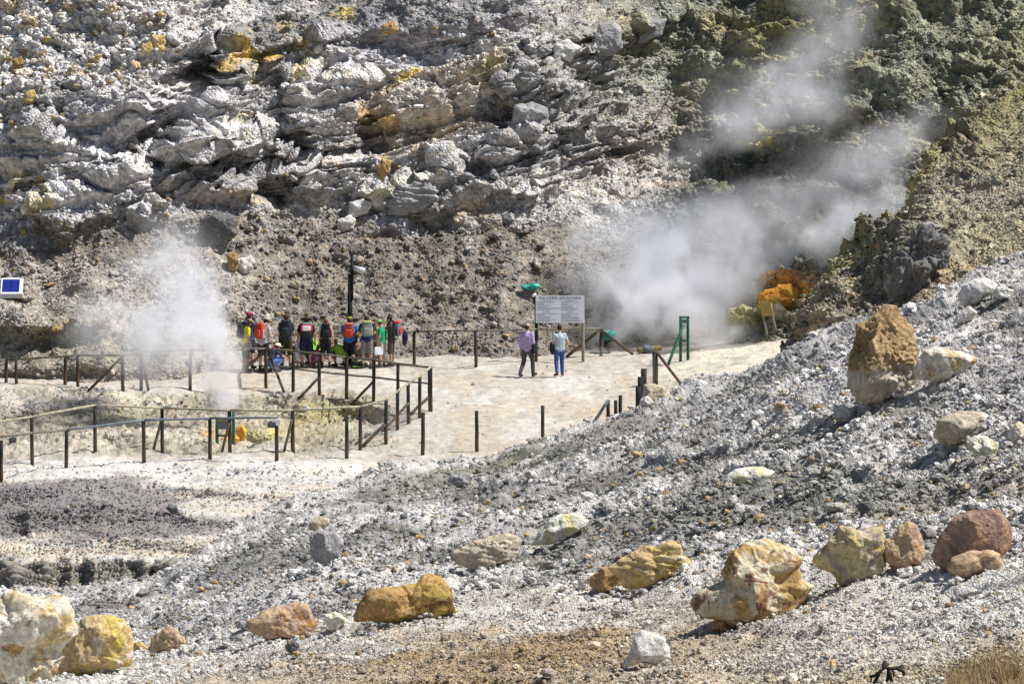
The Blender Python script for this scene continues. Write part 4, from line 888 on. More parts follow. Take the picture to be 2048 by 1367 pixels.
    if sock:
        for i in (0, 1): m = MB(); m.caps(J['ank'][i]+Vector((0, 0, .03)), lerp(J['ank'][i], J['knee'][i], .28), .043, .046); m.build('sock', colm(sock), root, True)
    RH = Matrix.Rotation(-(nod+lean*.5), 3, 'X'); hc = J['head']
    if hair is not None:
        m = MB()
        if bald: m.ell(hc-fwd*.022+upv*.0, (.080, .085, .085), rot=RH)
        else: m.ell(hc-fwd*.016+upv*.028, (.083, .100, .098), rot=RH)
        if long_hair == 'curly':
            rr_ = random.Random(3)
            for _ in range(26):
                v = Vector((rr_.gauss(0, 1), rr_.gauss(-.4, 1), rr_.gauss(.35, 1))).normalized(); m.ell(hc-fwd*.01+upv*.02+Vector((v.x*.085, v.y*.09, v.z*.09)), (.036, .036, .036), n=8, m=6)
        elif long_hair: m.caps(hc-fwd*.06, hc-fwd*.085-upv*.20, .07, .055)
        m.build('hair', colm(hair, .7, .3, 40, .01), root, True)
    if face:
        for sg in (-1, 1):
            m = MB(); m.ell(hc+fwd*.088+upv*.012+Vector((.03*sg, 0, 0)), (.012, .007, .007), n=8, m=6); m.build('eye', colm((.05,.04,.04), .3), root, True)
    if hat is not None:
        m = MB(); hb = hc+upv*.055-fwd*.005; T = Matrix.Translation(hb)@RH.to_4x4()
        if hat_kind == 'cap':
            m.lathe([(-.01, .092), (.02, .096), (.05, .085), (.072, .055), (.082, .01)], T@Matrix.Diagonal((1, 1.12, 1, 1)), 16)
            ps = [(-.07, .06, .0), (-.06, .14, -.008), (0, .185, -.012), (.06, .14, -.008), (.07, .06, .0)]
            V_ = [T@Vector(p) for p in ps]+[T@(Vector(p)+Vector((0, 0, -.012))) for p in ps]; m.add(V_, [(0,1,2,3,4), (9,8,7,6,5), (0,5,6,1), (1,6,7,2), (2,7,8,3), (3,8,9,4), (4,9,5,0)])
        else:
            m.lathe([(-.022, .175), (-.006, .17), (.004, .10), (.05, .092), (.075, .075), (.085, .02)], T@Matrix.Diagonal((1, 1.08, 1, 1)), 20)
        m.build('cap' if hat_kind == 'cap' else 'hat', colm(hat), root, True)
    return root, J, s
def backpack(pj, label, body, pocket=None, lid=None, straps=BLK, size=1.0, extra=None):
    root, J, s = pj
    c = J['chest']; nk = J['neck']; d = (nk-J['pel']).normalized(); bk = Vector((1, 0, 0)).cross(d).normalized()
    if bk.y > 0: bk = -bk
    Rm = Matrix((Vector((1, 0, 0)), -bk, d)).transposed()            # local x, forward, up along the spine
    base = c+bk*.20-d*.20*size
    e = empty('backpack', tuple(root.matrix_basis@base) if False else (0, 0, 0), 0)
    wz = root.rotation_euler.z; rot = Matrix.Rotation(wz, 3, 'Z')
    e.location = Vector(root.location)+rot@Vector((base.x*root.scale[0], base.y*root.scale[1], base.z*root.scale[2])); e.rotation_euler = root.rotation_euler; e.scale = root.scale
    tag(e, label, 'backpack')
    def P_(x, y, z): return Rm@Vector((x*size, y*size, z*size))
    def eb(nm, c_, r_, col_, ex=.45, sm=True):
        m = MB(); m.ell((0, 0, 0), (r_[0]*size, r_[1]*size, r_[2]*size), ex, n=20, m=14); m.xf(lambda v: Rm@v+P_(*c_)); return m.build(nm, colm(col_, .75, .25, 25, .01), e, sm)
    eb('pack_body', (0, 0, .20), (.155, .10, .25), body)
    eb('front_pocket', (0, -.10, .13), (.11, .05, .13), pocket or body)
    eb('lid', (0, -.01, .43), (.14, .10, .05), lid or body, .6)
    for sg in (-1, 1):
        m = MB(); pts = [Vector((.09*sg, .09, .40)), Vector((.10*sg, .17, .47)), Vector((.115*sg, .30, .40)), Vector((.12*sg, .33, .22)), Vector((.14*sg, .22, .06)), Vector((.13*sg, .09, .03))]
        for a, b in zip(pts[:-1], pts[1:]): m.caps(a*size, b*size, .022, .022, 8)
        m.xf(lambda v: Rm@v); m.build('strap', colm(straps, .8), e, True)
        m = MB(); m.caps((.155*sg*size, 0, .02), (.155*sg*size, 0, .24*size), .035, .03, 10); m.xf(lambda v: Rm@v); m.build('side_pocket', colm(straps, .8), e, True)
    if extra:
        for nm, c_, r_, col_ in extra: eb(nm, c_, r_, col_)
    return e
PAPER = flat('paper', (.72, .73, .80), .8, .05, 10)
def sheet_paper(px, py, Y, wd, hg, label, rz=0, tilt=.2, mat=None, name='paper_sheet', cat='paper'):
    m = MB(); c = at(px, py, Y); rot = Matrix.Rotation(R(rz), 3, 'Z')@Matrix.Rotation(tilt, 3, 'X')
    nx, nz = 6, 6; V_ = []; F_ = []
    for side in (0, .004):
        for i in range(nx+1):
            for j in range(nz+1):
                x, z = (i/nx-.5)*wd, (j/nz-.5)*hg; V_.append(rot@Vector((x, .012*math.sin(x/wd*3+z/hg*2)+side, z)))
    k = (nx+1)*(nz+1)
    for i in range(nx):
        for j in range(nz):
            a = i*(nz+1)+j; F_.append((a, a+nz+1, a+nz+2, a+1)); F_.append((k+a, k+a+1, k+a+nz+2, k+a+nz+1))
    for i in range(nx): a = i*(nz+1); F_.append((a, k+a, k+a+nz+1, a+nz+1)); a += nz; F_.append((a, a+nz+1, k+a+nz+1, k+a))
    m.add(V_, F_); o = m.build(name, mat or PAPER, loc=None); o.location = c; tag(o, label, cat); return o
RED = (.50, .045, .03)
# the two men walking
w1 = person(1054, 753, 644, -24, 'balding man in a lilac long sleeved shirt and dark grey trousers walking toward the sign', shirt=(.38,.29,.50), sleeve='long', legs='trousers', legc=(.075,.07,.075), hair=(.03,.022,.018), bald=True, arms=('down','drape'), walk=.9, nod=.05, shoe=(.03,.025,.02))
w2 = person(1119, 752, 647, 14, 'man in a pale blue grey short sleeved shirt and blue jeans walking toward the sign', shirt=(.36,.42,.47), legs='trousers', legc=(.045,.085,.27), hair=(.02,.016,.015), arms=('drape','hips'), walk=.4, nod=.05, shoe=(.08,.05,.035))
for pj, i, lab in ((w1, 1, 'dark jacket draped over the right arm of the man in lilac'), (w2, 0, 'black jacket hanging over the left arm of the man in jeans')):
    root, J, s = pj; sg = -1 if i == 0 else 1; a = lerp(J['el'][i], J['wr'][i], .5); m = MB()
    m.ell(Vector((sg*.01, 0, -.13)), (.055, .13, .20), .6, n=18, m=12); m.ell(Vector((sg*.045, .02, -.10)), (.035, .10, .15), .7, n=14, m=10); m.ell(Vector((0, 0, .03)), (.062, .12, .045), .8, n=14, m=8)
    rr_ = random.Random(i); m.xf(lambda v: v+Vector((.012*math.sin(v.z*40+v.y*20), .01*math.sin(v.z*30), 0)))
    o = m.build('jacket', colm((.02,.022,.03)), None, True); o.location = Vector(root.location)+Matrix.Rotation(root.rotation_euler.z, 3, 'Z')@(a*s); o.rotation_euler = root.rotation_euler; tag(o, lab, 'jacket')
# the group, from left to right
p1 = person(498, 737, 622, -20, 'person in a crimson cap mostly hidden behind the youth in yellow', shirt=(.05,.09,.22), legc=(.03,.035,.06), hat=(.42,.02,.06), arms=('down','front'), hair=(.05,.03,.02))
backpack(p1, 'grey blue backpack on the person in the crimson cap', (.06,.075,.11), size=.8)
p2 = person(491, 741, 634, -62, 'youth in a bright yellow shirt with a tan cap and olive shorts looking down', shirt=(.70,.62,.02), legc=(.13,.13,.08), legs='long_shorts', hat=(.30,.21,.10), nod=.55, lean=.10, skin=SKIN2, arms=('down','down'), shoe=(.20,.16,.12))
backpack(p2, 'black backpack on the youth in yellow', (.025,.03,.04), pocket=(.04,.05,.07), size=.85)
sheet_paper(500, 690, p2[0].location.y-.12, .17, .24, 'sheets of paper held by the youth in yellow', -50)
p3 = person(527, 743, 631, -40, 'man in a pale grey shirt and tan sun hat holding up his hand', shirt=(.42,.41,.39), legc=(.02,.02,.025), hat=(.36,.33,.25), hat_kind='hat', nod=.45, lean=.10, arms=('front','front'), skin=SKIN, sock=(.03,.03,.04), wide=1.1)
backpack(p3, 'red and grey backpack slung low on the man in the tan sun hat', RED, pocket=(.58,.07,.04), lid=(.5,.06,.04), straps=(.45,.43,.42), size=.95)
p4 = person(573, 737, 624, -5, 'tall person with curly brown hair in a dark shirt and olive brown shorts', shirt=(.035,.038,.05), legc=(.045,.038,.022), legs='long_shorts', hair=(.10,.05,.022), long_hair='curly', skin=SKIN2, arms=('pad','pad'), nod=.3, sock=(.03,.03,.035))
backpack(p4, 'black daypack on the person with curly brown hair', (.022,.024,.032), pocket=(.03,.035,.05))
p5 = person(613, 733, 631, 4, 'broad person in a navy shirt and navy shorts with a wide brown hat', shirt=(.02,.02,.05), legc=(.022,.026,.06), legs='long_shorts', hat=(.06,.045,.03), hat_kind='hat', wide=1.22, arms=('down','down'), nod=.4, shoe=(.16,.10,.06), sock=(.2,.17,.13))
backpack(p5, 'black and grey backpack with a red and white map case on top', (.03,.03,.035), lid=(.16,.17,.19), pocket=(.03,.03,.03), extra=[('map_case', (0, -.115, .30), (.165, .03, .11), (.62,.04,.09)), ('map_window', (.0, -.14, .30), (.12, .02, .085), (.78,.78,.80))])
sheet_paper(592, 692, p5[0].location.y, .16, .24, 'white sheets held down by the person in navy', 20)
p6 = person(652, 733, 633, 2, 'bare shouldered person with short brown hair and black three quarter trousers', shirt=None, legc=(.018,.018,.024), legs='long_shorts', hair=(.15,.09,.045), arms=('down','down'), nod=.35, shoe=(.02,.02,.02), sock=(.02,.02,.025), skin=flat('skin_pink', (.60,.34,.27), .6, .12, 20))
backpack(p6, 'large plain black backpack on the bare shouldered person', (.018,.018,.022), size=1.05)
m = MB(); q0 = p6[0].location; m.seg((0, 0, 0), (-.10, -.02, .52), .013, .010, 8); m.ell((.0, 0, 0), (.022, .022, .04)); o = m.build('walking_stick', colm((.62,.13,.03), .5), None, True); o.location = q0+Vector((.20, -.12, 1.02)); tag(o, 'orange stick strapped beside the large black backpack', 'stick')
p7 = person(699, 733, 631, -3, 'person in a bright blue shirt and black shorts with an olive cap', shirt=(.02,.13,.50), legc=(.018,.018,.024), legs='long_shorts', hat=(.24,.27,.04), arms=('front','front'), nod=.2, shoe=(.05,.05,.05), wide=1.12)
backpack(p7, 'orange red backpack with brown sides on the person in bright blue', (.36,.07,.045), pocket=(.50,.05,.025), lid=(.42,.10,.06), straps=(.14,.10,.07))
p8 = person(734, 735, 627, 3, 'tall person with dark hair in a navy shirt and grey knee shorts', shirt=(.02,.03,.085), legc=(.20,.185,.18), legs='long_shorts', hair=(.05,.03,.022), arms=('front','front'), nod=.55, lean=.08, shoe=(.07,.06,.05), wide=1.05)
backpack(p8, 'grey backpack with lime green edges on the tall person in navy', (.17,.175,.185), pocket=(.25,.25,.26), lid=(.34,.38,.12), straps=(.33,.42,.08))
p11 = person(752, 729, 640, 8, 'person with long fair brown hair hidden behind the tall person in navy', shirt=(.30,.24,.20), legc=(.10,.09,.08), hair=(.25,.15,.06), long_hair=True, arms=('front','front'))
p9 = person(764, 733, 637, 62, 'person in a green shirt and light green cap holding papers', shirt=(.01,.26,.12), legc=(.40,.36,.31), legs='long_shorts', hat=(.20,.60,.12), nod=.4, arms=('down','down'), shoe=(.12,.10,.08), hair=(.10,.06,.035))
sheet_paper(758, 701, p9[0].location.y-.35, .30, .26, 'white papers held at the hip of the person in green', 20, .1)
p10 = person(783, 732, 628, 78, 'dark haired youth in dark grey shirt and shorts with one hand at the face', shirt=(.045,.045,.035), legc=(.075,.062,.055), legs='long_shorts', hair=(.04,.02,.015), nod=.25, arms=('face','front'), skin=SKIN2, shoe=(.06,.05,.04))
backpack(p10, 'red and slate blue backpack on the dark haired youth', (.12,.15,.22), pocket=(.55,.03,.03), lid=(.55,.03,.03))
sheet_paper(758, 662, p10[0].location.y-.12, .24, .10, 'yellow notebook held open by the dark haired youth', 0, .5, flat('yellow_cover', (.72,.60,.03), .7, .1), 'notebook', 'notebook')
m = MB(); m.ell((0, 0, 0), (.10, .08, .16), .7); m.ell((0, 0, .17), (.03, .03, .05)); o = m.build('drawstring_bag', colm((.015,.02,.075)), None, True); o.location = at(810, 674, p10[0].location.y); tag(o, 'small dark blue bag hanging from the red and slate backpack', 'bag')
# crouching people in front of the standing ones' far side
s1 = person(545, 742, 684, -55, 'crouching person in blue jeans and a pale sun hat behind the fence rail', shirt=(.03,.035,.07), legs='trousers', legc=(.10,.17,.42), hat=(.58,.55,.42), hat_kind='hat', pose='crouch', arms=('knee','knee'), nod=.3)
s2 = person(556, 731, 682, 40, 'crouching person in a magenta top beside the tall curly haired person', shirt=(.30,.02,.16), legs='trousers', legc=(.05,.05,.08), pose='crouch', arms=('knee','knee'))
s5 = person(590, 736, 690, 15, 'person in dark grey clothes sitting low behind the curly haired person', shirt=(.11,.09,.10), sleeve='long', legs='trousers', legc=(.10,.085,.09), pose='crouch', arms=('knee','knee'), hair=(.12,.08,.08))
s3 = person(628, 727, 664, 30, 'crouching person in a neon green shirt behind the broad person in navy', shirt=(.22,.62,.04), legs='trousers', legc=(.05,.05,.06), pose='crouch', arms=('knee','knee'))
s4 = person(633, 735, 687, -20, 'person with brown hair in a purple plaid shirt sitting on the ground', shirt=(.24,.045,.12), sleeve='long', legs='trousers', legc=(.05,.03,.06), pose='crouch', arms=('knee','knee'), hair=(.12,.05,.02), long_hair=True)
s6 = person(681, 732, 672, 35, 'crouching person in a slate and lime shirt reaching down to papers', shirt=(.28,.42,.04), legs='shorts', legc=(.06,.065,.08), pose='crouch', arms=('floor','floor'), hair=(.20,.13,.07), lean=.2)
sheet_paper(679, 719, s6[0].location.y-.45, .20, .22, 'white papers under the hands of the crouching person in lime', 10, .3)
s7 = person(718, 731, 672, -30, 'crouching person in a brown patterned shirt between the blue and the navy shirts', shirt=(.30,.17,.10), legs='shorts', legc=(.10,.08,.07), pose='crouch', arms=('knee','knee'), hair=(.10,.06,.04))
e = empty('backpack', tuple(surf('L', 716, 734)), .3); tag(e, 'black and lime backpack lying flat on the ground by the grey knee shorts', 'backpack')
m = MB(); m.ell((0, 0, .09), (.30, .16, .09), .5); m.build('pack_body', colm((.03,.035,.03)), e, True)
m = MB(); m.ell((.04, -.02, .17), (.18, .10, .04), .6); m.build('front_pocket', colm((.22,.38,.08)), e, True)
for sg in (-1, 1): m = MB(); m.caps((-.2, -.14*sg, .05), (.15, -.2*sg, .03), .02); m.build('strap', colm((.2,.4,.07)), e, True)
# ================================================================== FENCES
def post_mat():
    m, nt, b = newmat('stained_wood', .85); geo = N(nt, 'ShaderNodeTexCoord'); sp = N(nt, 'ShaderNodeSeparateXYZ'); nt.links.new(geo.outputs['Object'], sp.inputs[0])
    no = N(nt, 'ShaderNodeTexNoise', Scale=9.0, Detail=5.0); nt.links.new(geo.outputs['Object'], no.inputs['Vector'])
    ad = N(nt, 'ShaderNodeMath', operation='MULTIPLY_ADD'); nt.links.new(no.outputs[0], ad.inputs[0]); ad.inputs[1].default_value = .9; nt.links.new(sp.outputs[2], ad.inputs[2])
    c = mixc(nt, ramp(nt, ad.outputs[0], .70, 1.1), (.10,.058,.03), (.014,.017,.015)); c = mixc(nt, ramp(nt, no.outputs[0], .52, .7, 0, .5), c, (.08,.065,.045))
    oi = N(nt, 'ShaderNodeObjectInfo'); c = mixc(nt, ramp(nt, oi.outputs['Random'], 0, 1, 0, .55), c, mixc(nt, no.outputs[0], (.09,.075,.055), (.03,.035,.03)))
    nt.links.new(c, b.inputs['Base Color']); return m
M_post = post_mat()
def wood(name, c1, c2):
    m, nt, b = newmat(name, .8); tc = N(nt, 'ShaderNodeTexCoord'); no = N(nt, 'ShaderNodeTexNoise', Scale=6.0, Detail=6.0, Roughness=.7); nt.links.new(tc.outputs['Object'], no.inputs['Vector'])
    nt.links.new(mixc(nt, ramp(nt, no.outputs[0], .38, .62), c1, c2), b.inputs['Base Color']); bm = N(nt, 'ShaderNodeBump', Strength=.5, Distance=.01); nt.links.new(no.outputs[0], bm.inputs['Height']); nt.links.new(bm.outputs[0], b.inputs['Normal']); return m
M_rail = wood('weathered_rail', (.21,.195,.14), (.07,.072,.055)); M_railp = wood('pale_rail', (.40,.37,.26), (.22,.21,.15)); M_railb = wood('blue_grey_rail', (.16,.20,.24), (.10,.12,.13))
M_brace = wood('brown_brace', (.13,.085,.05), (.05,.05,.04)); M_green = wood('green_paint', (.02,.12,.07), (.03,.08,.05)); M_wire = flat('galvanised_wire', (.20,.21,.19), .5, .1, metal=.3)
M_old = wood('old_grey_wood', (.20,.18,.14), (.30,.27,.22))
jr = random.Random(11)
def log(mb, a, b, r1, r2=None, n=8, k=4, wob=.006):
    a, b = Vector(a), Vector(b); d = b-a; r2 = r1 if r2 is None else r2; Mx = Matrix.Translation(a)@d.to_track_quat('Z', 'Y').to_matrix().to_4x4()
    ph = jr.uniform(0, 6); V_ = []; F_ = []
    for i in range(k+1):
        t = i/k; ox, oy = (jr.uniform(-wob, wob), jr.uniform(-wob, wob)) if 0 < i < k else (0, 0)
        for j in range(n):
            an = 2*math.pi*j/n+ph; r = lerp(r1, r2, t)*jr.uniform(.93, 1.07); V_.append(Mx@Vector((ox+r*math.cos(an), oy+r*math.sin(an), t*d.length)))
    for i in range(k):
        for j in range(n): F_.append((i*n+j, i*n+(j+1) % n, (i+1)*n+(j+1) % n, (i+1)*n+j))
    F_.append(tuple(range(n))[::-1]); F_.append(tuple(k*n+j for j in range(n))); return mb.add(V_, F_)
def wires(name, segs, r, mat, parent):
    S_ = np.array(segs, float); a, b = S_[:, 0], S_[:, 1]; d = b-a; d /= np.linalg.norm(d, axis=1, keepdims=True)+1e-9
    ref = np.where(np.abs(d[:, 2:3]) > .8, np.array([[1., 0, 0]]), np.array([[0, 0, 1.]])); u = np.cross(d, ref); u /= np.linalg.norm(u, axis=1, keepdims=True); v = np.cross(d, u)
    ring = [u*math.cos(t)*r+v*math.sin(t)*r for t in (0, 2.094, 4.189)]
    V_ = np.stack([a+ring[0], a+ring[1], a+ring[2], b+ring[0], b+ring[1], b+ring[2]], 1).reshape(-1, 3)
    q_ = np.array([[0,1,4,3],[1,2,5,4],[2,0,3,5]]); F_ = (q_[None]+(np.arange(len(S_))*6)[:, None, None]).reshape(-1, 4)
    o = mk(name, V_-np.array(parent.location), F_, mat); o.parent = parent; return o
def fence(label, posts, rails=(), braces=(), mesh=None, r=.053, group='wooden fences round the paths', mesh_top=None, sheet='L', cell=.062):
    P3 = []
    for p in posts:
        b_ = surf(sheet, p[0], p[2]) if len(p) < 4 else at(p[0], p[2], p[3]); P3.append((b_, (p[2]-p[1])*b_[1]/FOC))
    root = empty('wooden_fence', tuple(P3[0][0])); tag(root, label, 'fence', group)
    for (b_, h), p in zip(P3, posts):
        m = MB(); top = at(p[0]+jr.uniform(-1.6, 1.6), p[1]+jr.uniform(-1, 1.5), b_[1]); log(m, Vector(b_)-Vector((0, 0, .12)), top, r*1.06, r); o = m.build('post', M_post, root, True, loc=tuple(b_))
    def P2(x, y):
        xs = [p[0] for p in posts]; ys = [q_[0][1] for q_ in P3]; i = np.argsort(xs); return Vector(at(x, y, float(np.interp(x, np.array(xs)[i], np.array(ys)[i]))-.03))
    for pts, rad, mt in rails:
        for i, (a, b) in enumerate(zip(pts[:-1], pts[1:])):
            m = MB(); A, B = P2(*a), P2(*b); log(m, A, B, rad, rad*.95, wob=.01); m.build('rail', mt, root, True, loc=tuple(A))
    for a, b, rad in braces:
        A = P2(*a); g = Vector(surf(sheet, b[0], b[1])); m = MB(); log(m, g, A, rad, rad*.95); m.build('brace', M_brace, root, True, loc=tuple(g))
    if mesh:
        segs = []
        for i, j in mesh:
            (A, ha), (B, hb) = P3[i], P3[j]; A, B = np.array(A), np.array(B); L = np.linalg.norm((B-A)[:2]); nn_ = max(2, int(L/cell))
            hm = .98
            for k in range(nn_+1):
                t = k/nn_; p = lerp(A, B, t)+np.array([0, -.05, 0]); h = lerp(ha, hb, t)*hm; segs.append((p, p+np.array([0, 0, h])))
            for k in range(int(max(ha, hb)/cell)+1):
                z = k*cell
                if z <= min(ha, hb)*hm: segs.append((A+np.array([0, -.05, z]), B+np.array([0, -.05, z])))
            segs.append((A+np.array([0, -.05, ha*hm]), B+np.array([0, -.05, hb*hm])))
        wires('wire_mesh', segs, .0007, M_wire, root)
    return root
# upper left fence (through the steam)
fence('dark fence with grey green rail along the upper bank running into the left steam',
 [(-40,724,765),(12,721,763),(33,720,766),(130,713,767),(156,711,771),(246,711,778),(282,706,778),(380,703,778)],
 [([(-60,722),(12,719),(156,710),(246,710),(282,704),(380,700),(476,698)], .035, M_rail)], [((243,714),(176,782),.045),((283,708),(297,780),.045)], mesh=[(0,1),(1,2),(2,3),(3,4),(4,5)])
# middle fence with two rails
fence('middle fence with upper and lower rails in front of the group of people',
 [(532,697,775),(586,704,782),(639,708,789),(693,714,794),(747,719,800),(795,728,808),(860,733,821)],
 [([(470,699),(532,697),(586,701),(639,707),(693,714),(747,719),(795,727),(860,734)], .035, M_rail), ([(546,731),(586,737),(639,743),(693,749),(747,754),(795,760),(860,767)], .03, M_rail)],
 [((529,702),(478,748),.05),((536,701),(568,783),.045),((638,754),(597,797),.045),((747,762),(704,808),.045)], mesh=[(0,1),(1,2)])
# curving fence from the corner round the hollow to the left edge
fence('long curved fence with a pale top rail round the steaming hollow',
 [(862,734,822),(839,753,834),(817,767,846),(795,782,859),(772,799,887),(720,814,897),(586,820,902),(460,820,902),(325,817,901),(190,811,901),(64,834,928),(-20,845,940)],
 [([(862,733),(839,752),(817,766),(795,782),(772,798),(720,813),(586,820),(460,820),(325,815),(190,810),(64,833),(-20,845)], .036, M_railp)],
 [((857,794),(816,832),.045),((817,806),(765,862),.045),((770,848),(724,893),.05),((584,838),(568,903),.04),((459,845),(444,903),.04),((323,838),(307,899),.04)],
 mesh=[(0,1),(1,2),(2,3),(3,4),(4,5),(5,6),(6,7),(7,8),(8,9),(9,10),(10,11)])
# front fence
ff = fence('front wire mesh fence along the pale plain with a blue grey rail at left',
 [(2,880,962),(132,860,935),(288,841,923),(420,838,917),(553,846,919),(693.5,833,915),(845,825,908),(954,820,901),(1086,811,893),(1217,800,884)],
 [([(-30,874),(2,872),(132,859)], .034, M_rail), ([(132,859),(288,840),(420,836),(556,835)], .034, M_railb)],
 mesh=[(0,1),(1,2),(2,3),(3,4),(4,5),(5,6),(6,7),(7,8),(8,9)])
m = MB(); A = Vector(at(556, 844, float(surf('L', 553, 919)[1])-.09)); m.box(A, (.13, .10, .17)); o = m.build('post_cap', flat('white_box', (.62,.66,.68), .5, .05), ff, loc=tuple(A))
fence('row of short posts with a leaning blue grey pole on the crest of the slope',
 [(1217,800,884),(1231,799,884),(1240,791,876)], [], [], group='wooden fences round the paths')
m = MB(); Y_ = float(surf('L', 1217, 884)[1])-.1; log(m, at(1186, 846, Y_+.0), at(1216, 801, Y_), .045); o = m.build('leaning_pole', M_railb, None, True); tag(o, 'blue grey pole leaning against the short posts on the crest', 'pole')
fence('cluster of dark posts on the crest ending in a wire panel and a fallen brace',
 [(1276,772,856,None) if False else (1276,772,856),(1281,753,842),(1288,737,828),(1311,704,766)], [], [((1316,707),(1370,778),.05)], mesh=[(2,3)], r=.09)
# far fence behind the people
fence('far single rail fence behind the people and the sign',
 [(560,668,728),(640,666,728),(712,665,727),(828,663,728),(952,661,732),(1202,657,711)],
 [([(500,671),(560,669),(640,666),(712,665),(828,663),(952,661),(1071,658),(1202,657)], .032, M_rail)], [((1200,660),(1132,714),.055),((1206,662),(1266,708),.05)])
# ================================================================== SIGN
SGN = float(surf('L', 1166, 722)[1])
root = empty('information_sign', tuple(at(1119, 722, SGN))); tag(root, 'big white information board with black lettering on two posts', 'sign')
def sch(m, nm, mt, sm=False): o = m.build(nm, mt, None, sm); o.location = -Vector(root.location); o.parent = root; return o
k = SGN/FOC
m = MB(); log(m, at(1072.5, 722, SGN), at(1072.5, 590, SGN), .055); sch(m, 'post', M_post, True)
m = MB(); log(m, at(1166, 724, SGN), at(1166, 600, SGN), .05); sch(m, 'post', M_old, True)
bc = Vector(at(1120, 617.5, SGN))+Vector((0, -.09, 0))
m = MB(); m.box(bc, (98*k, .03, 55*k)); sch(m, 'board', flat('white_panel', (.76,.79,.88), .6, .04, 3))
INK = flat('ink', (.05,.05,.07), .8, .05)
cu = bpy.data.curves.new('t', 'FONT'); cu.body = 'VULCANO SOLFATARA'; cu.align_x = 'CENTER'; cu.align_y = 'CENTER'; cu.size = .125; cu.space_character = 1.32; cu.extrude = .001; cu.offset = .0025
to = bpy.data.objects.new('t', cu); COL.objects.link(to); bpy.context.view_layer.update()
me = bpy.data.meshes.new_from_object(to.evaluated_get(bpy.context.evaluated_depsgraph_get())); bpy.data.objects.remove(to)
xs = [v.co.x for v in me.vertices]; fx = (84*k)/(max(xs)-min(xs))
for v in me.vertices: v.co = Vector((v.co.x*fx, v.co.z-.020, v.co.y))
me.materials.clear(); me.materials.append(INK)
o = bpy.data.objects.new('title_lettering', me); COL.objects.link(o); o.parent = root; o.location = bc+Vector((0, 0, 23.2*k))-Vector(root.location)
lr = random.Random(2); m = MB()
def line(x0, x1, y):
    x = x0
    while x < x1:
        wl = min(lr.uniform(1.2, 4.2), x1-x)
        if wl > .5: m.box(Vector(at((x+x+wl)/2, y, SGN))+Vector((0, -.107, 0)), (wl*k*.93, .002, .75*k))
        x += wl+.55
for x0, x1, y in ((1085,1102,600),(1133,1146,600),(1073.5,1110,603.3),(1073.5,1088,606.2),(1073.5,1101,609.2),(1073.5,1093,612.1),(1073.5,1120,615.2),(1073.5,1100,618.2),(1085,1100,622.4),(1073.5,1113,626),(1073.5,1090,629),(1073.5,1104,632),(1073.5,1100,635),(1073.5,1112,638),(1073.5,1100,641),
                  (1122.5,1156,603.3),(1122.5,1136,606.2),(1122.5,1147,609.2),(1122.5,1147,612.3),(1122.5,1156,615.4),(1122.5,1150,618.3),(1133,1146,622.4),(1122.5,1159,626),(1122.5,1142,629),(1122.5,1158,632),(1122.5,1160,635),(1122.5,1159,638),(1122.5,1165,641)):
    line(x0, x1, y)
sch(m, 'small_lettering', INK)
e = empty('security_camera', tuple(at(1071, 588, SGN-.02))); tag(e, 'small white and black camera on top of the left post of the sign', 'camera')
m = MB(); m.seg((-.10, -.14, -.05), (.03, .0, .02), .045, .05, 12); m.build('camera_body', flat('white_plastic', (.6,.6,.6), .4, .05), e, True)
m = MB(); m.ell((.03, 0, .03), (.07, .07, .055)); m.build('lamp_head', colm(BLK, .5), e, True)
# ================================================================== LAMP POST
b0_ = surf('L', 699, 728); YL = float(b0_[1]); root = empty('lamp_post', tuple(b0_)); tag(root, 'tall dark post with a floodlight behind the group of people', 'lamp post')
def lch(m, nm, mt, sm=True): o = m.build(nm, mt, None, sm); o.parent = root; o.location = -Vector(root.location); return o
m = MB(); m.seg(b0_, at(700.5, 548, YL), .085, .078, 14); lch(m, 'lower_pole', flat('dark_green_metal', (.008,.010,.010), .6, .2)); m = MB(); m.seg(at(703, 600, YL-.02), at(704.5, 510, YL-.02), .06, .055, 14); lch(m, 'upper_pole', flat('dark_metal', (.008,.010,.010), .6, .2))
m = MB(); m.box(at(709, 516, YL-.03), (.06, .08, .17)); lch(m, 'junction_box', flat('grey_box', (.45,.46,.48), .5, .05), False)
m = MB(); A = Vector(at(710, 536, YL-.05)); B = Vector(at(727, 541, YL-.22)); m.seg(A, B, .085, .095, 16); m.seg(B, B+(B-A)*.05, .10, .10, 16); lch(m, 'floodlight', flat('light_grey_metal', (.55,.58,.62), .35, .05, metal=.2))
m = MB(); m.seg(at(704, 552, YL-.03), at(709, 545, YL-.03), .012); m.seg(at(709, 545, YL-.03), at(713, 540, YL-.08), .012); lch(m, 'bracket', flat('dark_metal2', (.05,.05,.05), .5))
# ================================================================== BIN, STANDS, PANEL
g = surf('L', 1218, 704); root = empty('litter_bin', tuple(g)); tag(root, 'dark litter bin with a turquoise bag beside the end of the far fence', 'litter bin')
kk = g[1]/FOC; m = MB(); m.seg((0, 0, -.05), (0, 0, .18), .045); m.build('stem', M_old, root, True)
m = MB(); m.lathe([(.12, .17), (.46, .19), (.46, .165), (.14, .15)], None, 20, False); m.lathe([(.12, .17), (.125, .01)], None, 20, False); m.build('bin_body', colm((.06,.055,.05), .8), root, True)
m = MB(); m.lathe([(.42, .195), (.50, .215), (.60, .21), (.68, .20), (.71, .17), (.69, .12), (.45, .10)], None, 24, False); m.xf(lambda v: v*1+Vector((.008*math.sin(v.z*60+v.x*30), .008*math.sin(v.x*70), .012*math.sin(v.x*40+v.y*30)))); m.build('bag', flat('turquoise_plastic', (.03,.22,.19), .4, .3, 8, .01), root, True)
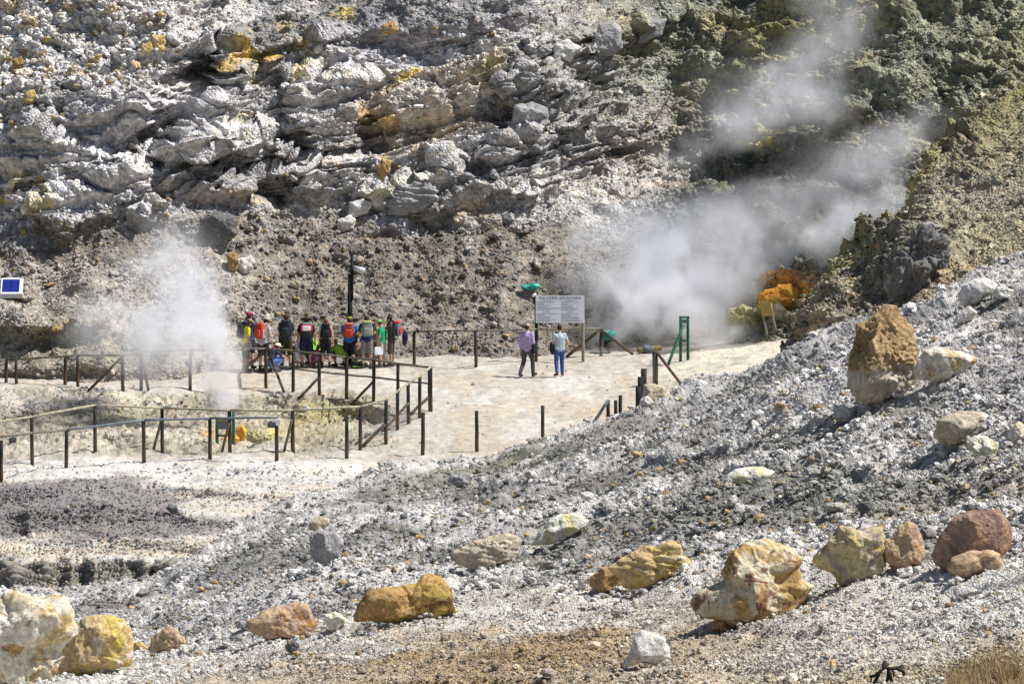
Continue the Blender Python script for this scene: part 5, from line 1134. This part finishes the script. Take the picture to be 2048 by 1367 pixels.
def stand(label, up, sheet_c, cross, brace=None, panel=None, yellow=False):
    Y_ = float(surf('L', up[0][0], up[0][2])[1]); root = empty('notice_stand', tuple(at(up[0][0], up[0][2], Y_))); tag(root, label, 'stand')
    def c_(m, nm, mt, sm=True): o = m.build(nm, mt, None, sm); o.parent = root; o.location = -Vector(root.location)
    for x, t, b_ in up: m = MB(); log(m, at(x, b_+4, Y_), at(x, t, Y_), .05, .045); c_(m, 'upright', M_green)
    for (xa, ya), (xb, yb) in cross: m = MB(); log(m, at(xa, ya, Y_-.01), at(xb, yb, Y_-.01), .035); c_(m, 'crossbar', M_green)
    if panel: (x0, y0), (x1, y1) = panel; k = Y_/FOC; m = MB(); m.box(at((x0+x1)/2, (y0+y1)/2, Y_), ((x1-x0)*k, .03, (y1-y0)*k)); c_(m, 'panel', flat('grey_panel', (.16,.17,.19), .6, .1), False)
    if sheet_c: (x0, y0), (x1, y1) = sheet_c; k = Y_/FOC; m = MB(); m.box(at((x0+x1)/2, (y0+y1)/2, Y_-.03), ((x1-x0)*k, .006, (y1-y0)*k)); c_(m, 'notice', flat('notice_paper', (.70,.70,.72), .7, .04) if not yellow else flat('notice_yellow', (.70,.50,.03), .7, .08), False)
    if brace: (xa, ya), (xb, yb) = brace; m = MB(); g_ = surf('L', xb, yb); log(m, g_, at(xa, ya, Y_-.06), .05); c_(m, 'brace', M_green)
stand('tall dark green wooden stand with a white notice in front of the big steam cloud', [(1361,632,721),(1376,632,717)], ((1364,647),(1373,658)), [((1359,634),(1379,634)),((1361,681),(1376,681))], ((1366,650),(1336,730)), ((1364,638),(1373,646)))
stand('low green stand with a yellow strip and grey panel beside the small steaming vent', [(434,838,892),(467,822,891)], ((438,838),(458,841)), [((434,870),(467,870)),((432,838),(469,838))], None, ((437,841),(463,858)), True)
g = surf('N', 1536, 677); Y_ = float(g[1]); root = empty('wooden_board', tuple(g)); tag(root, 'weathered yellowish notice board on two leaning legs in the steam', 'sign')
def c_(m, nm, mt, sm=True): o = m.build(nm, mt, None, sm); o.parent = root; o.location = -Vector(root.location)
m = MB(); log(m, at(1536, 679, Y_), at(1526, 625, Y_), .045); c_(m, 'leg', M_old); m = MB(); log(m, at(1552, 668, Y_), at(1541, 606, Y_), .05); c_(m, 'leg', M_old)
m = MB(); q_ = [at(1517, 603, Y_-.05), at(1541, 604, Y_-.05), at(1545, 631, Y_-.05), at(1524, 632, Y_-.05)]; m.add([*q_, *[p+np.array([0, .03, 0]) for p in q_]], [(0,1,2,3),(7,6,5,4),(0,4,5,1),(1,5,6,2),(2,6,7,3),(3,7,4,0)]); c_(m, 'board', wood('yellowed_board', (.42,.30,.09), (.34,.24,.10)), False)
m = MB()
for y, xa, xb in ((609,1521,1537),(613,1522,1536),(618,1524,1540),(623,1526,1539)):
    x = xa
    while x < xb: m.box(Vector(at(x+1, y, Y_-.055)), (1.5*Y_/FOC, .002, .5*Y_/FOC)); x += 2.6
c_(m, 'faded_lettering', flat('faded_ink', (.22,.15,.06), .8, .05), False)
# solar panel at the left edge
g = surf('H', 24, 593); root = empty('solar_panel', tuple(g)); root.rotation_euler = (0, 0, R(0)); tag(root, 'small blue solar panel on a white box at the left edge', 'solar panel')
kk = g[1]/FOC; t_ = Matrix.Rotation(R(48), 3, 'X')
m = MB(); m.box((0, 0, .05), (.74, .55, .13)); m.build('housing', flat('grey_housing', (.42,.42,.42), .6, .05), root)
m = MB(); m.box((0, .05, .34), (.72, .62, .06), t_); m.build('frame', flat('white_frame', (.72,.74,.78), .4, .03), root)
pm_, nt_, b_ = newmat('solar_cells', .18); tc = N(nt_, 'ShaderNodeTexCoord'); wv = N(nt_, 'ShaderNodeTexBrick', Scale=1.0); wv.offset = 0
wv.inputs['Color1'].default_value = (.02,.035,.26,1); wv.inputs['Color2'].default_value = (.025,.045,.32,1); wv.inputs['Mortar'].default_value = (.008,.01,.06,1); wv.inputs['Mortar Size'].default_value = .012; wv.inputs['Brick Width'].default_value = .28; wv.inputs['Row Height'].default_value = .07
nt_.links.new(tc.outputs['Object'], wv.inputs['Vector']); nt_.links.new(wv.outputs[0], b_.inputs['Base Color'])
m = MB(); m.box((0, 0, 0), (.56, .50, .012)); o = m.build('cells', pm_, root); o.location = (-.03, .05-.035*math.sin(R(48)), .34+.035*math.cos(R(48))); o.rotation_euler = (R(48), 0, 0)
# floodlights near the front fence
def flood(px, py, Y, label):
    e = empty('floodlight', tuple(at(px, py, Y))); tag(e, label, 'floodlight')
    m = MB(); m.box((0, 0, 0), (.19, .10, .13), Matrix.Rotation(.3, 3, 'X')); m.build('lamp_body', colm((.02,.022,.025), .5), e)
    m = MB(); m.box((0, -.06, .01), (.15, .01, .09), Matrix.Rotation(.3, 3, 'X')); m.build('glass', colm((.10,.11,.12), .15), e)
    m = MB(); m.seg((-.11, 0, 0), (-.11, .02, .11), .008); m.seg((.11, 0, 0), (.11, .02, .11), .008); m.seg((-.11, .02, .11), (.11, .02, .11), .008); m.ell((0, .02, .10), (.03, .03, .03)); m.build('bracket', colm((.3,.3,.32), .4), e, True)
flood(543, 849, float(surf('L', 553, 919)[1])-.12, 'black floodlight with a pale bracket hanging beside the white capped fence post')
gg = surf('L', 25, 886); flood(25, 880, float(gg[1]), 'small black floodlight on the ground behind the curved fence at the left edge')
# rubbish, pipe, stick
g = surf('H', 1062, 580); m = MB(); m.ell((0, 0, .05), (.30, .16, .11), .9, n=28, m=18)
def crum(v): k_ = 1+.28*math.sin(v.x*23+v.z*17)*math.sin(v.y*19+v.x*11)+.10*math.sin(v.x*51+v.z*37); return Vector((v.x*k_, v.y*k_, v.z*(k_+.25*math.sin(v.x*14))))
m.xf(crum); o = m.build('plastic_bag', flat('green_plastic', (.05,.33,.27), .3, .35, 9, .01), None, True); o.location = g+np.array([0, -.15, .08]); tag(o, 'crumpled turquoise plastic bag on the slope above the left post of the sign', 'bag')
g1, g2 = surf('L', 1276, 706), surf('L', 1322, 702); e = empty('pipe', tuple(g1)); tag(e, 'short yellowish pipe with a slate blue collar lying in front of the steam', 'pipe')
A, B = Vector((0, 0, .10)), Vector(g2)-Vector(g1)+Vector((0, 0, .12)); m = MB(); m.seg(A, B, .10, .09, 14); m.build('tube', wood('yellow_pipe', (.36,.30,.10), (.22,.19,.10)), e, True); m = MB(); m.seg(lerp(A, B, .2), lerp(A, B, .52), .13, .13, 16); m.ell(lerp(A, B, .36), (.20, .17, .15)); m.build('collar', colm((.10,.12,.18), .6), e, True)
m = MB(); pts = [(1344,180),(1338,196),(1327,212),(1320,226),(1308,244),(1296,262)]; p3_ = [Vector(surf('H', *p))+Vector((0, -.12, .05)) for p in pts]; Yq = min(p.y for p in p3_); p3_ = [Vector(at(a_, b__, Yq-.05+i*.02)) for i, (a_, b__) in enumerate(pts)]
for a, b in zip(p3_[:-1], p3_[1:]): m.caps(a, b, .026, .024, 8)
o = m.build('stick', wood('bleached_wood', (.36,.27,.20), (.28,.22,.17)), None, True); tag(o, 'long bent pale stick standing against the rocky hillside', 'stick')
# dead branch and dry grass at the bottom right
m = MB(); Yb = float(surf('F', 1775, 1362)[1])
for pl in ([(1745,1372),(1755,1352),(1762,1339),(1772,1334),(1780,1336),(1788,1343),(1787,1352)], [(1768,1335),(1766,1328),(1770,1322)], [(1777,1336),(1776,1350),(1772,1372)], [(1780,1336),(1794,1336),(1802,1331)], [(1796,1337),(1806,1341),(1808,1347)], [(1760,1342),(1752,1349),(1740,1352)], [(1779,1345),(1783,1360),(1784,1374)]):
    q_ = [Vector(at(a, b, Yb-.25+.03*i)) for i, (a, b) in enumerate(pl)]
    for i, (a, b) in enumerate(zip(q_[:-1], q_[1:])): m.caps(a, b, .020-.002*i, .018-.002*i, 8)
o = m.build('dead_branch', colm((.022,.018,.014), .9), None, True); tag(o, 'black gnarled dead branch at the bottom edge near the dry grass', 'branch')
def grass(name, n_, area, hmin, hmax, cols, label):
    V_, F_, Cc = [], [], []; gr = random.Random(4)
    for _ in range(n_):
        px, py = area(gr); Yg = np.interp(py, [1250, 1420], [float(GY0), float(GY1)]); b_ = Vector(at(px, py, Yg)); h = gr.uniform(hmin, hmax); az = gr.uniform(0, 6.28); ln_ = gr.uniform(.1, .8)*h
        side = Vector((math.cos(az+1.57), math.sin(az+1.57), 0))*.004; dd_ = Vector((math.cos(az), math.sin(az), 0)); c_ = gr.choice(cols); k0 = len(V_)
        for t in (0, .4, .75, 1):
            p = b_+dd_*ln_*t*t+Vector((0, 0, h*t*(1-.2*t)-.02)); w_ = side*(1-t*.85); V_ += [p-w_, p+w_, ]; Cc += [c_, c_]
        for i in range(3): F_.append((k0+2*i, k0+2*i+1, k0+2*i+3, k0+2*i+2))
    o = mk(name, np.array(V_), np.array(F_), M_grass, col=np.array(Cc)); tag(o, label, kind='stuff')
M_grass, ntg, bg_ = newmat('dry_grass', .8); ag = N(ntg, 'ShaderNodeAttribute', attribute_name='Col'); ntg.links.new(ag.outputs['Color'], bg_.inputs['Base Color'])
GY0, GY1 = surf('F', 1960, 1262)[1], surf('F', 1960, 1360)[1]; GY1 = GY0+(GY1-GY0)*1.7
def areaA(gr):
    while True:
        x, y = gr.uniform(1890, 2070), gr.uniform(1285, 1390)
        if y > 1350-(x-1900)*.42+gr.gauss(0, 8) and fbm(np.array([x*.04]), np.array([y*.06]), o=2, seed=3)[0] > gr.uniform(-.5, .2): return x, y
grass('dry_grass', 5200, areaA, .05, .17, [(.33,.25,.12),(.26,.20,.09),(.19,.18,.07),(.25,.12,.055),(.40,.32,.18),(.22,.11,.05)], 'dry straw coloured and rusty grass in the bottom right corner')
finish()
# ================================================================== STEAM
def steam(name, label, puffs, dens, nscale, thr=.42, aniso=0.0, col=(.90,.91,.945), seed=0.0):
    """one closed body of drifting vapour; puffs = (px, py, rx, ry, Y, strength)"""
    c3 = [Vector(at(p[0], p[1], p[4])) for p in puffs]; org = sum(c3, Vector())/len(c3); mb = MB()
    for p, c in zip(puffs, c3):
        k = p[4]/FOC; mb.ell(c-org, (p[2]*k*1.12, (p[2]+p[3])*.5*k*.78, p[3]*k*1.12), n=18, m=12)
    o = mb.build(name, None, None, True); o.location = org; later(o, .28, 0); tag(o, label, kind='stuff')
    m = bpy.data.materials.new(name); m.use_nodes = True; nt = m.node_tree; nt.nodes.clear()
    out = nt.nodes.new('ShaderNodeOutputMaterial'); pv = nt.nodes.new('ShaderNodeVolumePrincipled'); nt.links.new(pv.outputs[0], out.inputs['Volume'])
    pv.inputs['Color'].default_value = (*col, 1); pv.inputs['Anisotropy'].default_value = aniso
    tc = nt.nodes.new('ShaderNodeTexCoord')
    wn = N(nt, 'ShaderNodeTexNoise', Scale=nscale*.8, Detail=2.0); nt.links.new(tc.outputs['Object'], wn.inputs['Vector'])
    sb = N(nt, 'ShaderNodeVectorMath', operation='SUBTRACT'); nt.links.new(wn.outputs['Color'], sb.inputs[0]); sb.inputs[1].default_value = (.5,.5,.5)
    sc_ = N(nt, 'ShaderNodeVectorMath', operation='SCALE'); nt.links.new(sb.outputs[0], sc_.inputs[0]); sc_.inputs['Scale'].default_value = 1.3
    wp = N(nt, 'ShaderNodeVectorMath', operation='ADD'); nt.links.new(tc.outputs['Object'], wp.inputs[0]); nt.links.new(sc_.outputs[0], wp.inputs[1])
    tot = None
    for p, c in zip(puffs, c3):
        k = p[4]/FOC; r = Vector((p[2]*k, (p[2]+p[3])*.5*k*.68, p[3]*k)); q_ = c-org
        a = N(nt, 'ShaderNodeVectorMath', operation='SUBTRACT'); nt.links.new(wp.outputs[0], a.inputs[0]); a.inputs[1].default_value = q_
        d = N(nt, 'ShaderNodeVectorMath', operation='DIVIDE'); nt.links.new(a.outputs[0], d.inputs[0]); d.inputs[1].default_value = r
        l = N(nt, 'ShaderNodeVectorMath', operation='LENGTH'); nt.links.new(d.outputs[0], l.inputs[0])
        mr = nt.nodes.new('ShaderNodeMapRange'); mr.interpolation_type = 'SMOOTHSTEP'; mr.inputs[1].default_value = 1.0; mr.inputs[2].default_value = .0; mr.inputs[3].default_value = 0; mr.inputs[4].default_value = p[5]
        nt.links.new(l.outputs['Value'], mr.inputs[0])
        if tot is None: tot = mr.outputs[0]
        else: s = N(nt, 'ShaderNodeMath', operation='ADD'); nt.links.new(tot, s.inputs[0]); nt.links.new(mr.outputs[0], s.inputs[1]); tot = s.outputs[0]
    n1 = N(nt, 'ShaderNodeTexNoise', Scale=nscale, Detail=6.0, Roughness=.66); 
    mp = N(nt, 'ShaderNodeMapping'); mp.inputs['Location'].default_value = (seed, seed, 0); mp.inputs['Scale'].default_value = (1, 1, .8); nt.links.new(wp.outputs[0], mp.inputs[0]); nt.links.new(mp.outputs[0], n1.inputs['Vector'])
    f = ramp(nt, n1.outputs[0], thr+.04, thr+.30)
    mu = N(nt, 'ShaderNodeMath', operation='MULTIPLY'); nt.links.new(tot, mu.inputs[0]); nt.links.new(f, mu.inputs[1])
    m2 = N(nt, 'ShaderNodeMath', operation='MULTIPLY'); nt.links.new(mu.outputs[0], m2.inputs[0]); m2.inputs[1].default_value = dens; nt.links.new(m2.outputs[0], pv.inputs['Density'])
    o.data.materials.clear(); o.data.materials.append(m); return o
YV = 127.5
steam('steam', 'white steam rising from the small vent at the left', [(452,795,45,50,YV,2.2),(430,745,72,66,YV,1.8),(445,690,62,70,YV+.5,1.3),(385,700,92,76,YV,1.3),(335,640,110,80,YV+1.5,1.0),(395,590,95,90,YV+2,1.0),(285,670,100,70,YV+1,.8),(330,540,130,80,YV+3,.6),(210,620,100,75,YV+2,.5),(350,485,110,70,YV+4,.3),(405,650,75,85,YV+1,1.0),(190,690,90,60,YV+1,.3),(310,720,110,70,YV+.5,.6)], 2.7, .85, .30)
YW = 142.6
steam('steam', 'dense bank of steam pouring from the orange fumarole at the right', [(1400,645,100,62,YW-1,1.6),(1310,615,125,85,YW,1.6),(1245,590,95,90,YW,1.1),(1340,540,110,100,YW+1,1.3),(1440,570,110,80,YW+.5,1.2),(1490,500,75,75,YW+1.5,1.0),(1560,525,110,60,YW+1.5,1.0),(1225,655,80,52,YW-.5,.7),(1470,668,110,32,YW-1.5,.6),(1300,470,120,85,YW+2.5,.65),(1165,560,85,80,YW+2,.22),(1430,430,100,80,YW+3,.5),(1610,520,70,60,YW+1.5,.8),(1200,480,110,80,YW+2.5,.3),(1400,520,330,190,YW+2,.22)], 3.1, .9, .31, seed=3.0)
YR = 140.5
steam('steam', 'steam curling up behind the mound at the right', [(1650,475,100,65,YR,1.3),(1720,440,95,70,YR+.5,1.2),(1785,395,55,80,YR+1,1.0),(1740,330,95,90,YR+2.5,.9),(1790,280,100,70,YR+3.5,.65),(1600,465,75,60,YR,.7),(1695,505,55,45,YR-.5,.8),(1860,240,80,60,YR+4,.35),(1560,410,110,80,YR+1,.45),(1680,390,200,150,YR+2,.22)], 1.6, .9, .32, seed=7.0)
YU = 144.0
steam('steam', 'thin veil of steam drifting up the top right hillside', [(1420,285,100,48,YU,.7),(1490,230,110,75,YU+.5,1.1),(1570,180,110,95,YU+1.5,1.2),(1630,125,100,100,YU+2.5,1.0),(1690,50,90,100,YU+4,.7),(1660,210,90,60,YU+1.5,.6),(1350,310,80,34,YU-.5,.5),(1650,10,90,80,YU+5,.5),(1540,190,230,150,YU+2,.16)], 1.05, .8, .32, seed=11.0)
steam('steam', 'faint wisp of steam on the path beside the litter bin', [(1210,715,60,22,float(surf('L', 1210, 722)[1])-.6,.6),(1420,690,110,22,float(surf('L', 1420, 700)[1])-.6,.5)], .8, 1.2, .36, seed=5.0)
steam('steam', 'small wisp of steam over the dark cleft of the left cliff', [(400,190,50,45,float(surf('H', 400, 200)[1])-1.2,.6),(372,225,34,34,float(surf('H', 372, 225)[1])-1.2,.4)], .8, 1.0, .32, seed=9.0)
finish()
